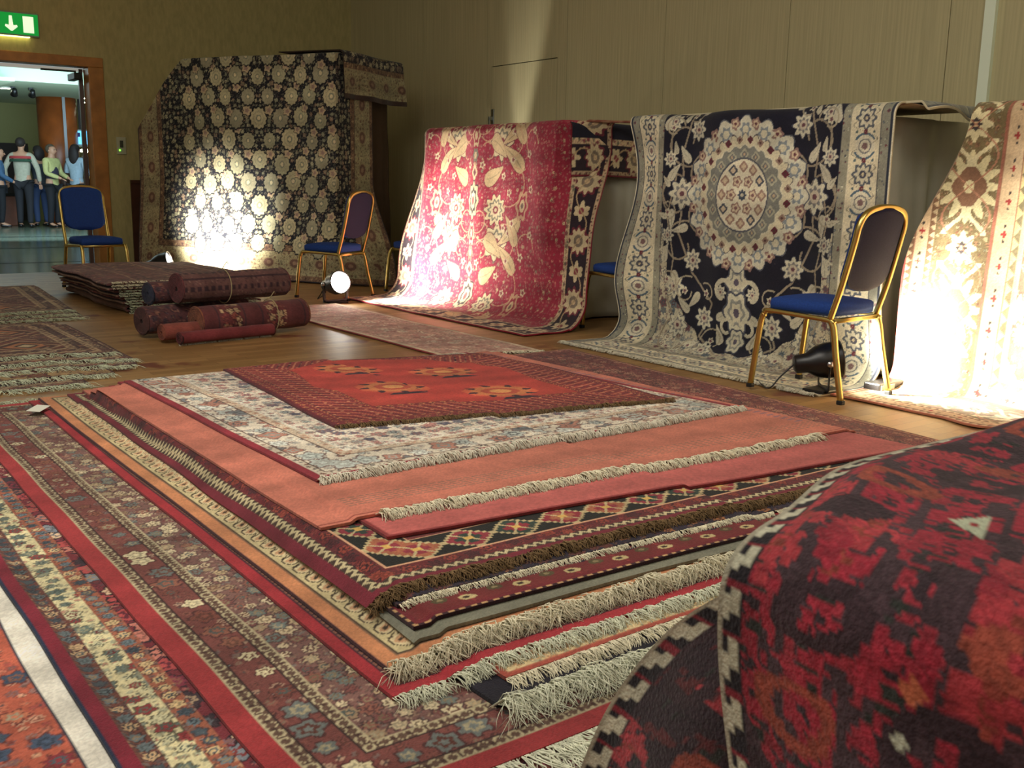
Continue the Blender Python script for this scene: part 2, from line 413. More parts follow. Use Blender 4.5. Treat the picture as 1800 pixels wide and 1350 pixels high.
# ================================================================ THE ROOM
XW, YW, ZC = 6.75, 12.85, 4.0
def wood_floor():
    M = bpy.data.materials.new('parquet_wood'); M.use_nodes = True; nt = M.node_tree; b = nt.nodes['Principled BSDF']
    tc = nt.nodes.new('ShaderNodeTexCoord'); br = nt.nodes.new('ShaderNodeTexBrick')
    br.inputs['Scale'].default_value = 1; br.inputs['Brick Width'].default_value = .42; br.inputs['Row Height'].default_value = .07
    br.inputs['Mortar Size'].default_value = .0012; br.inputs['Color1'].default_value = rgba((164, 128, 80)); br.inputs['Color2'].default_value = rgba((138, 104, 62))
    br.inputs['Mortar'].default_value = rgba((80, 50, 28)); br.inputs['Bias'].default_value = 0
    nt.links.new(tc.outputs['Object'], br.inputs['Vector'])
    n = nt.nodes.new('ShaderNodeTexNoise'); n.inputs['Scale'].default_value = 3.2; n.inputs['Detail'].default_value = 3
    nt.links.new(tc.outputs['Object'], n.inputs['Vector'])
    cr = nt.nodes.new('ShaderNodeValToRGB'); cr.color_ramp.elements[0].position = .6; cr.color_ramp.elements[1].position = .68
    nt.links.new(n.outputs['Fac'], cr.inputs['Fac'])
    mx = nt.nodes.new('ShaderNodeMix'); mx.data_type = 'RGBA'; mx.inputs['B'].default_value = rgba((112, 62, 42))
    nt.links.new(cr.outputs['Color'], mx.inputs['Factor']); nt.links.new(br.outputs['Color'], mx.inputs['A'])
    nt.links.new(mx.outputs['Result'], b.inputs['Base Color']); b.inputs['Roughness'].default_value = .48
    return M
box('floor', -8, XW, -5, 12.2, -.1, 0, wood_floor(), kind='structure')
M_MARBLE = mat('polished_stone', (112, 122, 104), .16, noise=.25, nscale=1.6)
box('floor_foyer', -8, 16, 12.2, 30, -.1, 0, M_MARBLE, kind='structure')
for i, yy in enumerate((13.6, 16.4, 19.4)): box('trim_foyer_floor_%d' % (i+1), -6, 14, yy, yy+.16, 0, .003, mat('dark_stone', (40, 46, 44), .2), kind='structure')
# right wall: fabric panels over a dark backing, gaps stay as joints
def fabric_wall(name, c, sc=(60, 60, 1.2)):
    M = mat(name, c, .9, spec=.1); nt = M.node_tree; b = nt.nodes['Principled BSDF']
    tc = nt.nodes.new('ShaderNodeTexCoord'); mp = nt.nodes.new('ShaderNodeMapping'); mp.inputs['Scale'].default_value = sc
    n = nt.nodes.new('ShaderNodeTexNoise'); n.inputs['Scale'].default_value = 1; n.inputs['Detail'].default_value = 3
    nt.links.new(tc.outputs['Object'], mp.inputs['Vector']); nt.links.new(mp.outputs['Vector'], n.inputs['Vector'])
    mr = nt.nodes.new('ShaderNodeMapRange'); mr.inputs['From Min'].default_value = .3; mr.inputs['From Max'].default_value = .7
    mr.inputs['To Min'].default_value = .86; mr.inputs['To Max'].default_value = 1.06; nt.links.new(n.outputs['Fac'], mr.inputs['Value'])
    mx = nt.nodes.new('ShaderNodeMix'); mx.data_type = 'RGBA'; mx.blend_type = 'MULTIPLY'; mx.inputs['Factor'].default_value = 1
    mx.inputs['A'].default_value = rgba(c); nt.links.new(mr.outputs['Result'], mx.inputs['B']); nt.links.new(mx.outputs['Result'], b.inputs['Base Color'])
    return M
M_WALL = fabric_wall('wall_fabric', (196, 186, 146)); M_WALL2 = fabric_wall('wall_fabric_olive', (188, 176, 124), (30, 30, 10))
M_DARK = mat('dark_gap', (30, 24, 18), .9)
M_OAK = mat('varnished_wood', (188, 128, 64), .4, noise=.3, nscale=7)
M_DADO = mat('dark_wood', (78, 44, 28), .45, noise=.3, nscale=6)
box('wall_right', XW+.02, XW+.2, -5, YW+.2, 0, ZC, M_DARK, kind='structure')
js = [-5, -1.38, 0, 1.375, 2.75, 4.13, 5.5, 6.88, 8.26, 9.65, 11.0, YW+.02]
DY0, DY1, DZ = 8.41, 9.56, 2.31
bm = bmesh.new()
for a, b in zip(js[:-1], js[1:]):
    if a < DY0 < b:
        box_bm(bm, XW, XW+.03, a+.003, DY0-.004, 0, ZC); box_bm(bm, XW, XW+.03, DY1+.004, b-.003, 0, ZC)
        box_bm(bm, XW, XW+.03, DY0-.004, DY1+.004, DZ+.009, ZC)
    else: box_bm(bm, XW, XW+.03, a+.003, b-.003, 0, ZC)
o = bm_obj('wall_right_panels', bm, M_WALL); o['kind'] = 'structure'
d = empty('door_2', (XW, (DY0+DY1)/2, 0)); tag(d, kind='structure')
box('door_leaf', .001, .03, DY0+.003-(DY0+DY1)/2, DY1-.003-(DY0+DY1)/2, 0, DZ, M_WALL, d)
bm = bmesh.new(); hy = DY1-.035-(DY0+DY1)/2
box_bm(bm, -.012, .002, hy-.025, hy+.025, 1.62, 1.86, .004); box_bm(bm, -.06, -.012, hy-.012, hy+.012, 1.74, 1.78, .004); box_bm(bm, -.06, -.045, hy-.012, hy+.012, 1.64, 1.76, .004)
bm_obj('door_handle', bm, mat('brushed_steel', (170, 175, 175), .35, 1), d)
box('trim_1', XW-.035, XW, 3.79, 3.865, 0, ZC, mat('pale_rail', (240, 250, 228), .5), kind='structure')
# left wall with the open exit door
OX0, OX1, OZ = .9, 3.33, 2.3
bm = bmesh.new(); box_bm(bm, OX1+.16, XW+.02, YW, YW+.2, 0, ZC); box_bm(bm, -8, OX0-.16, YW, YW+.2, 0, ZC); box_bm(bm, OX0-.16, OX1+.16, YW, YW+.2, OZ+.1, ZC)
o = bm_obj('wall_left', bm, M_WALL2); o['kind'] = 'structure'
d = empty('door_1', (OX1, YW, 0)); tag(d, kind='structure')
bm = bmesh.new(); box_bm(bm, 0, .17, -.02, .22, 0, OZ, .008); box_bm(bm, OX0-OX1-.17, OX0-OX1, -.02, .22, 0, OZ, .008); box_bm(bm, OX0-OX1-.17, .17, -.02, .22, OZ, OZ+.11, .008)
bm_obj('door_frame', bm, M_OAK, d)
lf = box('door_leaf', -.045, .0, .0, 1.1, .01, OZ-.01, M_DADO, d, .004); lf.location = (-.004, .22, 0); lf.rotation_euler = (0, 0, -.235)
bm = bmesh.new(); box_bm(bm, -.13, -.05, .1, .42, 2.16, 2.24, .01); box_bm(bm, -.5, -.12, .05, .075, 2.235, 2.255); bm_obj('door_closer', bm, mat('closer_metal', (48, 52, 48), .5, .5), d)
box('trim_2', 3.74, XW, YW-.03, YW, 0, .98, M_DADO, kind='structure')
box('trim_3', 3.74, 4.0, YW-.05, YW-.0, .98, 1.02, M_DADO, kind='structure')
box('ceiling', -8, XW+.2, -5, YW+.2, ZC, ZC+.1, mat('ceiling_white', (225, 218, 200), .9), kind='structure')

# exit sign
sg = empty('exit_sign', (2.42, YW-.05, 2.57)); tag(sg, 'green illuminated emergency exit sign above the open doorway', 'sign')
box('sign_box', -.28, .40, 0, .05, 0, .255, mat('sign_case', (150, 165, 150), .5), sg, .006)
box('sign_face', -.272, .392, -.006, .0, .018, .240, mat('sign_green', (0, 150, 50), .5, emit=.75, emitc=(0, 150, 55)), sg)
M_SW = mat('sign_white', (235, 250, 215), .5, emit=.9, emitc=(235, 250, 215))
bm = bmesh.new()
def flat_poly(bm, pts, y=-.0075, t=.002):
    a = [bm.verts.new((x, y, z)) for x, z in pts]; b = [bm.verts.new((x, y+t, z)) for x, z in pts]
    bm.faces.new(a); bm.faces.new(b[::-1])
    for i in range(len(pts)): bm.faces.new((a[i], b[i], b[(i+1) % len(pts)], a[(i+1) % len(pts)]))
flat_poly(bm, [(.095, .21), (.125, .21), (.135, .11), (.172, .115), (.178, .095), (.125, .05), (.105, .05), (.05, .095), (.055, .115), (.09, .11)])
bm_obj('arrow', bm, M_SW, sg)
bm = bmesh.new(); flat_poly(bm, [(.235, .04), (.345, .04), (.345, .215), (.235, .215)]); bm_obj('doorway_symbol', bm, M_SW, sg)
bm = bmesh.new(); flat_poly(bm, [(-.10, .16), (-.03, .16), (.0, .12), (-.015, .11), (-.045, .135), (-.055, .10), (-.03, .08), (-.035, .03), (-.06, .03), (-.055, .07), (-.085, .09), (-.12, .05), (-.16, .05), (-.16, .065), (-.13, .07), (-.1, .12), (-.13, .13)])
flat_poly(bm, [(-.045+.028*math.cos(a), .19+.028*math.sin(a)) for a in np.linspace(0, 2*np.pi, 12, endpoint=False)]); bm_obj('running_figure', bm, M_SW, sg)
box('light_strip', -.25, .3, .004, .046, -.008, 0, mat('sign_lamp', (250, 250, 190), .5, emit=4, emitc=(245, 245, 150)), sg)
# wall control plate
sw = empty('wall_control', (3.66, YW-.012, 1.42)); tag(sw, 'small pale control plate with a green light on the wall beside the doorway', 'switch')
box('plate', -.055, .055, 0, .012, -.1, .1, mat('plate', (190, 190, 160), .5), sw, .003)
box('buttons', -.018, .02, -.006, 0, -.02, .06, mat('grey_keys', (70, 75, 60), .5), sw)
box('indicator', -.03, -.015, -.006, 0, -.06, -.045, mat('green_led', (120, 255, 60), .5, emit=4), sw)

# ---------------- the foyer beyond
M_OLIVE = mat('foyer_wall_paint', (150, 148, 96), .8, noise=.1, nscale=1)
box('wall_foyer', -6, 16, 27, 27.2, 0, 3.4, M_OLIVE, kind='structure')
M_CE = mat('foyer_ceiling_paint', (188, 200, 168), .8)
box('ceiling_foyer_1', -6, 16, YW+.2, 18.6, 2.85, 2.95, M_CE, kind='structure')
box('ceiling_foyer_2', -6, 16, 18.6, 20.6, 3.02, 3.12, mat('cove_light_glow', (150, 205, 235), .8, emit=.28, emitc=(110, 190, 235)), kind='structure')  # blue cove lighting put into the colour and a faint glow
box('ceiling_foyer_3', -6, 16, 20.6, 27.2, 2.72, 2.95, M_CE, kind='structure')
box('ceiling_foyer_4', -6, 3.95, 20.0, 23.4, 2.66, 2.72, M_CE, kind='structure')
pl = empty('column_pillar', (5.62, 24.4, 0)); pl['kind'] = 'structure'
bm = bmesh.new(); bmesh.ops.create_cone(bm, cap_ends=True, segments=32, radius1=.40, radius2=.40, depth=2.72, matrix=Matrix.Translation((0, 0, 1.36)))
bm_obj('shaft', bm, mat('reddish_wood', (160, 84, 36), .35, noise=.4, nscale=3), pl, True)
bm = bmesh.new(); box_bm(bm, .02, .08, -.43, -.39, 0, 2.72); bm_obj('metal_strip', bm, mat('silver_strip', (180, 190, 200), .3, 1), pl)
for i, (a, b, z0, z1) in enumerate(((3.5, 4.65, 0, 1.95), (4.85, 5.5, 0, 1.8))):
    box('door_%d' % (3+i), a, b, 26.9, 27, z0, z1, mat('opening_shade', (38, 26, 18), .7), kind='structure')  # flat slabs, the shade inside the openings put into their dark colour
ct = empty('reception_counter', (6.78, 24.6, 0)); tag(ct, 'lit reception counter behind the woman in the grey cardigan', 'counter')
box('front', -.5, .8, 0, .5, 0, 1.0, mat('counter_wood', (120, 62, 30), .4, noise=.3, nscale=4), ct, .01)
box('worktop', -.55, .85, -.05, .55, 1.0, 1.05, mat('counter_top', (190, 170, 110), .4), ct, .01)
lc = empty('low_counter', (3.0, 24.0, 0)); tag(lc, 'low wooden counter at the left of the foyer behind the standing people', 'counter')
box('front', -1, 1.6, 0, .5, 0, .62, mat('counter_wood', (120, 62, 30), .4), lc, .01)
box('worktop', -1, 1.65, -.05, .55, .62, .68, M_DARK, lc, .01)
tv = empty('wall_screen', (6.05, 24.3, 1.75)); tag(tv, 'small bright blue screen hanging above the foyer counter', 'screen')
box('casing', -.22, .26, 0, .06, -.05, .32, mat('screen_case', (150, 160, 160), .4), tv, .01)
box('display', -.19, .23, -.008, 0, 0, .29, mat('screen_blue', (90, 190, 250), .4, emit=1.3, emitc=(110, 200, 255)), tv)
bm = bmesh.new(); box_bm(bm, -.17, -.1, -.012, -.008, .14, .26); box_bm(bm, -.07, .0, -.012, -.008, .16, .25); bm_obj('picture_marks', bm, mat('screen_dark', (30, 50, 120), .4), tv)
box('bracket', -.01, .05, .02, .05, .32, .97, M_BLACK, tv)
M_DL = mat('lit_downlight', (255, 255, 235), .4, emit=14, emitc=(250, 255, 225))
first = None
dls = [(4.62, 18.2, 2.85, 'topmost of the foyer downlights, beside the door closer'), (4.22, 22.2, 2.66+.06, 'leftmost round foyer downlight beside two black spotlights'), (6.05, 23.6, 2.72, 'round foyer downlight right of the wooden column top'), (6.35, 24.9, 2.72, 'lowest ceiling downlight above the blue screen')]
for i, (x, y, z, lab) in enumerate(dls):
    if first is None:
        t = empty('downlight', (x, y, z)); first = t
        bm = bmesh.new(); bmesh.ops.create_cone(bm, cap_ends=True, segments=24, radius1=.12, radius2=.12, depth=.03, matrix=Matrix.Translation((0, 0, -.01))); bm_obj('rim', bm, mat('downlight_rim', (200, 205, 190), .4), t, True)
        bm = bmesh.new(); bmesh.ops.create_cone(bm, cap_ends=True, segments=24, radius1=.1, radius2=.1, depth=.02, matrix=Matrix.Translation((0, 0, -.022))); bm_obj('lamp', bm, M_DL, t, True)
    else:
        t = first.copy(); COL.objects.link(t); t.location = (x, y, z)
        for ch in first.children: c = ch.copy(); COL.objects.link(c); c.parent = t
    tag(t, lab, 'ceiling light', 'foyer ceiling downlights')
for i, (x, lab) in enumerate(((4.3, 'left one of two small black ceiling spotlights in the foyer'), (4.62, 'right one of two small black ceiling spotlights in the foyer'))):
    t = empty('track_spotlight', (x, 22.0, 2.72)); tag(t, lab, 'spotlight', 'black foyer spotlights')
    bm = bmesh.new(); box_bm(bm, -.04, .04, -.04, .04, -.05, 0, .005); bm_obj('mount', bm, M_BLACK, t)
    bm = bmesh.new(); bmesh.ops.create_cone(bm, cap_ends=True, segments=16, radius1=.07, radius2=.04, depth=.14, matrix=Matrix.Translation((.02, -.03, -.1)) @ Matrix.Rotation(.9, 4, 'X')); bm_obj('head', bm, M_BLACK, t, True)
hl = empty('counter_lamp', (6.2, 24.55, 1.62)); tag(hl, 'bright oval lamp below the blue screen in the foyer', 'lamp')
bm = bmesh.new(); bmesh.ops.create_uvsphere(bm, u_segments=20, v_segments=10, radius=.13, matrix=Matrix.Diagonal((1, 1, .3, 1))); bm_obj('lamp_shade', bm, M_DL, hl, True)
tube('cord', [(0, 0, .02), (0, 0, 1.1)], .005, M_BLACK, hl)
bp = empty('backpack_display', (6.3, 24.75, 1.05)); tag(bp, 'dark monitor standing on the reception counter', 'monitor')
bm = bmesh.new(); box_bm(bm, -.14, .18, -.02, .03, .08, .46, .01); bm_obj('screen_body', bm, M_BLACK, bp)
bm = bmesh.new(); box_bm(bm, -.06, .1, -.08, .08, 0, .015, .004); box_bm(bm, 0, .04, 0, .02, .01, .1); bm_obj('stand', bm, M_BLACK, bp)
bp.name = 'computer_monitor'

# ================================================================ THE PILES OF RUGS
PILES = {}
TH = .0095
def inside(q, x, y):
    d = None
    for i in range(4):
        x0, y0 = q[i]; x1, y1 = q[(i+1) % 4]; L = math.hypot(x1-x0, y1-y0)
        e = ((x1-x0)*(y-y0)-(y1-y0)*(x-x0))/L; d = e if d is None else np.minimum(d, e)
    return d
def under(pile, x, y):
    z = np.zeros_like(x)+.001
    for q in PILES.get(pile, []): z = z+TH*1.12*smst(inside(q, x, y), -.03, -.004)
    return z
def swell(x, y): return .0035*(1+wav(x, y, 5, 5.))
RUGN = [0]
def floor_rug(name, label, quad, bands, field, pile='centre', lo=.4, hi=.05, lov=.4, hiv=.05, fine=.005, fr=(), group=None, seed=None, canvas=None, wob=.006, zadd=0, cat='rug', back=(120, 60, 50), kink=0):
    RUGN[0] += 1; sd = seed or RUGN[0]
    q = np.asarray(quad, float); Wd = (np.linalg.norm(q[1]-q[0])+np.linalg.norm(q[2]-q[3]))/2; L = (np.linalg.norm(q[3]-q[0])+np.linalg.norm(q[2]-q[1]))/2
    fine = max(fine, math.sqrt(Wd*L/430000)); us = axis(Wd, None, None, fine); vs = axis(L, None, None, fine); U, V = np.meshgrid(us, vs)
    col = weave(U, V, Wd, L, bands, field).astype(float)
    if canvas: canvas(Canvas(us, vs, col), Wd, L)
    C = finish(col, U, V, sd)
    def pos(U, V):
        a, b = (U/Wd)[..., None], (V/L)[..., None]
        p = q[0]*(1-a)*(1-b)+q[1]*a*(1-b)+q[2]*a*b+q[3]*(1-a)*b
        x = p[..., 0]+wob*wav(U, V, sd*3, 7.); y = p[..., 1]+wob*wav(U, V, sd*3+1, 7.)
        z = under(pile, x, y)+swell(x, y)+TH+zadd
        return np.stack([x, y, z], -1)
    P = pos(U, V); o = sheet(name, P, C, TH*.9, back=back); o.name = name
    c = P.reshape(-1, 3).mean(0)
    tag(o, label, cat, group)
    for k, (side, Lf, kw) in enumerate(fr):
        n = 60; t = np.linspace(0, 1, n)
        a, b = kw.pop('span', (0, 1)); t = a+(b-a)*t
        if side == 'front': u, v = t*Wd, t*0; od = np.array([q[0][0]-q[3][0]+q[1][0]-q[2][0], q[0][1]-q[3][1]+q[1][1]-q[2][1], 0])
        elif side == 'back': u, v = (1-t)*Wd, t*0+L; od = -np.array([q[0][0]-q[3][0]+q[1][0]-q[2][0], q[0][1]-q[3][1]+q[1][1]-q[2][1], 0])
        E = pos(u[None, :], v[None, :])[0]; E[:, 2] -= TH*.3
        fringe(o, E, od, Lf, seed=sd*7+k, z0=TH*.9, **kw)
    PILES.setdefault(pile, []).append([tuple(p) for p in quad])
    return o
def Q(x0, x1, y0, y1): return [(x0, y0), (x1, y0), (x1, y1), (x0, y1)]
MAROON = (112, 28, 36); RED = (176, 44, 40); DRED = (120, 30, 32); NAVYC = (28, 28, 46); BRN = (96, 52, 44)
FLORAL = [(176, 148, 104), (196, 172, 128), (140, 76, 60), (96, 110, 104), (150, 120, 84), (120, 60, 56), (206, 186, 140)]
FLOR2 = [(214, 196, 140), (90, 116, 130), (216, 110, 70), (200, 120, 90), (60, 80, 110), (226, 206, 160), (150, 40, 50)]
def field_scatter(cell, seed, pal, bg, **k):
    return lambda U, V: scatter(U, V, cell, seed, pal, bg, **k)
# -- far left pile (front layers first = lowest)
GEO = [(176, 140, 96), (96, 50, 44), (150, 84, 56), (60, 40, 48), (190, 160, 116)]
def geo_field(bg, per=.5):
    def f(U, V):
        c = full(U.shape, bg); q = ((U/per) % 1)-.5; r = ((V/per/1.1) % 1)-.5
        a = np.floor((np.abs(q)*2+np.abs(r)*2)*12)/12
        for lim, cc in ((.98, (176, 130, 84)), (.9, (70, 40, 44)), (.78, (120, 56, 48)), (.6, (180, 140, 96)), (.54, (84, 44, 42)), (.34, (190, 110, 60)), (.22, (60, 44, 48)), (.1, (196, 170, 120))): c[a < lim] = cc
        g = scatter(U, V, .045, 7, GEO, bg, rr=(.2, .35), fill=.7); mk = a >= .98; c[mk] = g[mk]; return c
    return f
LB = [(.012, B_solid((80, 40, 40))), (.05, B_flow((110, 66, 56), GEO, .05, 3)), (.04, B_zig((186, 158, 110), (120, 70, 50), .06)), (.07, B_flow((84, 48, 48), GEO, .07, 9)), (.045, B_zig((180, 150, 104), (110, 60, 44), .08))]
far = [(1.95, 8.05, 'lowest of the far left rugs, red brown with a pale fringe', 'leftback'), (1.92, 8.2, 'middle rug of the farthest left pile, red with pale fringe', 'leftback'), (1.96, 8.36, 'top rug of the farthest left pile, dark red brown', 'leftback')]
for i, (x1, y0, lab, pl_) in enumerate(far):
    floor_rug('oriental_rug', lab, [(-.3, y0), (x1, y0), (x1+.18, y0+2.3), (-.2, y0+2.3)], LB, geo_field((112, 54, 48), .7), pile=pl_, lo=0, hi=2.3, lov=2.3, hiv=0, fine=.012,
              fr=[('front', .11, dict(m=M_FRD, step=.004, r=.0018))], group='rugs in the farthest left pile')
near = [(1.32, 5.42, 'lowest rug of the left pile, mauve brown, its fringe nearest the centre pile'), (1.5, 5.62, 'tan rug with maroon patches in the left pile'), (1.68, 5.82, 'maroon rug under three others in the left pile'), (1.72, 5.98, 'purple brown rug second from the top of the left pile'), (1.66, 6.18, 'top rug of the left pile with hexagon medallions and tan stripes')]
for i, (x1, y0, lab) in enumerate(near):
    bg = [(140, 100, 76), (176, 136, 76), (110, 50, 46), (96, 60, 66), (104, 58, 50)][i]
    floor_rug('oriental_rug', lab, [(-.3, y0), (x1, y0), (x1+.02, y0+1.72), (-.3, y0+1.72)], [LB[0]]+([(.14, B_flow((176, 136, 76), [(120, 40, 40), (170, 130, 70)], .14, 4, rr=(.3, .4)))] if i == 1 else LB[1:]), geo_field(bg, .62), pile='left',
              lo=0, hi=2, lov=(2 if i == 4 else .3), hiv=0, fine=.008, fr=[('front', .10, dict(m=M_FRD, step=.004, r=.0018, curl=.5))], group='rugs in the left pile')
# -- centre pile, bottom to top
HERATI = field_scatter(.046, 11, FLORAL, (122, 78, 70), rr=(.3, .56), outline=(76, 48, 46))
floor_rug('oriental_rug', 'orange rug with blue flowers and a broad white cotton edge, in the near left corner', [(-1.3, .4), (.455, .4), (.455, 4.4), (-1.3, 4.4)],
          [(.075, B_solid((232, 226, 206))), (.004, B_solid((40, 50, 70))), (.3, B_flow((206, 84, 56), FLOR2, .085, 21, rr=(.22, .42), fill=.8, outline=(120, 50, 44)))], field_scatter(.08, 23, FLOR2, (200, 84, 56), rr=(.2, .42)), lo=0, hi=.5, lov=2.6, hiv=0, fine=.005)
floor_rug('oriental_rug', 'red and blue floral rug with a maroon edge, beside the white cotton strip', Q(.425, 2.3, .5, 5.0),
          [(.006, B_solid((30, 44, 76))), (.034, B_solid((140, 24, 44))), (.042, B_flow((112, 56, 44), [(90, 106, 110), (190, 150, 100), (60, 70, 80)], .042, 31, rr=(.36, .46), jit=.1, outline=(60, 40, 44))), (.003, B_solid((150, 60, 44))),
           (.06, B_flow((214, 200, 140), [(196, 190, 140), (120, 130, 110), (150, 40, 44), (90, 110, 100)], .05, 33, rr=(.25, .5), outline=(90, 84, 60))), (.003, B_solid((150, 60, 44))),
           (.042, B_flow((170, 84, 56), [(100, 120, 130), (206, 170, 110), (60, 76, 90)], .042, 35, rr=(.34, .44), jit=.1, outline=(90, 50, 44)))],
          field_scatter(.085, 37, [(206, 110, 90), (120, 130, 140), (190, 60, 60), (60, 44, 52), (216, 176, 130), (140, 40, 60)], (128, 36, 46), rr=(.3, .55), outline=(44, 30, 40)), lo=.55, hi=0, lov=4, hiv=0, fine=.0045)
floor_rug('oriental_rug', 'large brown floral rug with a wide plain red edge, under the centre pile', [(.640, 1.35), (3.45, 1.35), (3.3, 4.9), (.645, 5.02)],
          [(.050, B_solid((176, 38, 42))), (.030, B_ladder((96, 66, 50), (176, 160, 116), .035, (70, 40, 34))), (.003, B_solid((50, 30, 30))),
           (.078, B_flow((122, 56, 50), [(206, 190, 140), (120, 56, 44), (96, 104, 100), (140, 76, 56)], .085, 41, rr=(.22, .46), jit=.2, petals=(5, 7), outline=(80, 36, 36))), (.003, B_solid((50, 30, 30))),
           (.030, B_ladder((96, 66, 50), (176, 160, 116), .035, (70, 40, 34)))], HERATI, lo=.75, hi=0, lov=.6, hiv=.2, fine=.0045,
          fr=[('front', .12, dict(m=M_FRG, r=.0014, step=.0018, span=(.1, .6))), ('back', .09, dict(m=M_FRD, step=.004, r=.0016, span=(.6, 1)))])
floor_rug('oriental_rug', 'black bordered rug with a long untidy grey white fringe, centre pile', [(1.1, 1.51), (3.5, 1.51), (3.33, 4.7), (1.1, 4.7)],
          [(.14, B_solid((26, 24, 38)))], field_scatter(.06, 11, FLORAL, (60, 30, 40)), lo=.2, lov=.2, fr=[('front', .085, dict(m=M_FRG, r=.0013, step=.0010, curl=.9, strands=110, lift=.03))])
floor_rug('oriental_rug', 'orange rug with a cream floral band, third from the front of the centre pile', [(1.17, 1.575), (3.5, 1.575), (3.33, 4.7), (1.17, 4.7)],
          [(.014, B_solid((170, 60, 44))), (.006, B_solid((178, 84, 56))), (.05, B_flow((206, 176, 116), [(206, 190, 130), (196, 120, 70), (120, 120, 90)], .055, 51, rr=(.2, .4), fill=.7, outline=(190, 130, 76))), (.06, B_solid((180, 70, 50)))],
          HERATI, lo=.2, lov=.2, fr=[('front', .045, dict(m=M_FR, r=.0012, step=.0014, curl=.4, lift=.012))])
floor_rug('oriental_rug', 'rug with a plain bright red edge along the left side of the centre pile', [(0.945, 1.655), (3.5, 1.655), (3.33, 4.7), (0.945, 4.98)],
          [(.034, B_solid((178, 30, 40))), (.004, B_solid((60, 24, 40))), (.02, B_zig((140, 80, 56), (60, 30, 40), .02))], HERATI, lo=.15, lov=.2, fr=[('front', .05, dict(m=M_FRG, r=.0013, step=.0014, curl=.6, lift=.016))])
floor_rug('oriental_rug', 'orange striped rug with a cream scroll border on the left of the centre pile', [(0.985, 1.745), (3.5, 1.745), (3.33, 4.7), (0.985, 5.0)],
          [(.003, B_solid((90, 44, 50))), (.042, B_solid((206, 120, 66))), (.003, B_solid((130, 90, 60))), (.082, B_scroll((196, 176, 116), (210, 186, 130), .068, (196, 140, 90))), (.02, B_solid((120, 110, 80)))], HERATI, lo=.24, lov=.2,
          fr=[('front', .06, dict(m=M_FR, r=.0014, step=.0009, curl=1.0, lift=.03, strands=30))])
floor_rug('flatweave_rug', 'plain grey green flatwoven rug showing between the fringes of the centre pile', [(1.075, 1.80), (3.5, 1.72), (3.33, 4.7), (1.19, 4.8)],
          [(.5, B_solid((118, 118, 96)))], field_scatter(.06, 11, FLORAL, (100, 96, 84)), lo=.1, lov=.2)
floor_rug('oriental_rug', 'crimson rug with navy ringed flowers and a dotted edge in the centre pile', [(1.10, 1.835), (3.5, 1.76), (3.33, 4.7), (1.19, 4.8)],
          [(.010, B_dots((60, 24, 34), (206, 150, 84), .030, .5)), (.016, B_solid((130, 26, 36))), (.15, B_rings((132, 34, 36), (42, 26, 54), (206, 40, 46), (206, 180, 110), .15, (216, 160, 90)))], HERATI, lo=.1, lov=.3, fine=.004)
floor_rug('oriental_rug', 'navy and orange mottled rug with a thin cream fringe, under the brown fringed one', [(1.12, 1.94), (3.5, 1.885), (3.33, 4.7), (1.19, 4.8)],
          [(.12, B_flow((44, 36, 54), [(170, 96, 44), (110, 50, 44), (50, 40, 60)], .05, 61, rr=(.25, .5), outline=(40, 30, 50)))], HERATI, lo=.1, lov=.2, fr=[('front', .022, dict(m=M_FR, r=.0011, step=.0014, curl=.5, lift=.008))])
STEP = B_steps((26, 28, 26), .155, [(150, 30, 44), (170, 84, 50), (150, 36, 50), (40, 60, 50)], (184, 160, 104))
floor_rug('oriental_rug', 'rug with stepped red polygons on a black border and a brown fringe', [(1.075, 2.0), (3.52, 1.965), (3.34, 4.75), (1.105, 4.95)],
          [(.028, B_solid((120, 24, 40))), (.026, B_zig((64, 46, 36), (186, 168, 116), .03, .26)), (.05, B_flow((104, 26, 32), [(150, 50, 36), (80, 30, 36)], .06, 3, rr=(.3, .4))), (.007, B_solid((214, 150, 104))), (.13, STEP), (.007, B_solid((196, 140, 96))), (.06, B_solid((110, 40, 40)))], HERATI,
          lo=.5, lov=.42, fine=.004, fr=[('front', .045, dict(m=M_FRB, r=.0016, step=.0012, curl=.7, lift=.016, span=(.0, 1)))])
def salmon(U, V):
    c = full(U.shape, (192, 78, 72)); return c*(1+.06*wav(U*.3, V*3, 4, 9.))[..., None]
floor_rug('gabbeh_rug', 'plain salmon red rug below the orange rug, near the top of the centre pile', [(1.28, 2.27), (3.56, 2.05), (3.36, 4.6), (1.3, 4.8)],
          [(.012, B_solid((140, 34, 36))), (.5, lambda s, b, h: salmon(s, b))], salmon, lo=.1, lov=.35, hi=.3, fine=.008)
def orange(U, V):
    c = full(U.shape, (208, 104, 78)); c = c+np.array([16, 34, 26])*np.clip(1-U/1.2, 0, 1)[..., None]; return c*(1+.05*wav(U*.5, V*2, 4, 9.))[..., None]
def orb(s, b, h):
    c = full(s.shape, (206, 102, 76)); return c*(1+.05*wav(s*.5, b*2, 4, 9.))[..., None]
def orcan(cv, Wd, L):
    for k, v in enumerate((.10, .118, .136, .154, .172)):
        for j in range(int(Wd/.03)): cv.stroke([(.14+j*.03, v), (.155+j*.03, v+.001)], .006, (130, 96, 74))
    for v in (.02, .034): cv.stroke([(.0, v), (Wd, v)], .004, (150, 50, 40))
    for j in range(int(L/.035)): cv.stroke([(Wd-.26, .2+j*.035), (Wd-.23, .205+j*.035)], .016, (150, 96, 110))
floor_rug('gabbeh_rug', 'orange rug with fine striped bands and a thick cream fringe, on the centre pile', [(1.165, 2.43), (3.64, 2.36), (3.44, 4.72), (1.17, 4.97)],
          [(.4, orb)], orange, lo=.35, lov=.42, hi=.45, fine=.006, canvas=orcan, fr=[('front', .05, dict(m=M_FR, r=.0016, step=.0012, curl=.4, lift=.018, span=(.07, .83), ))])
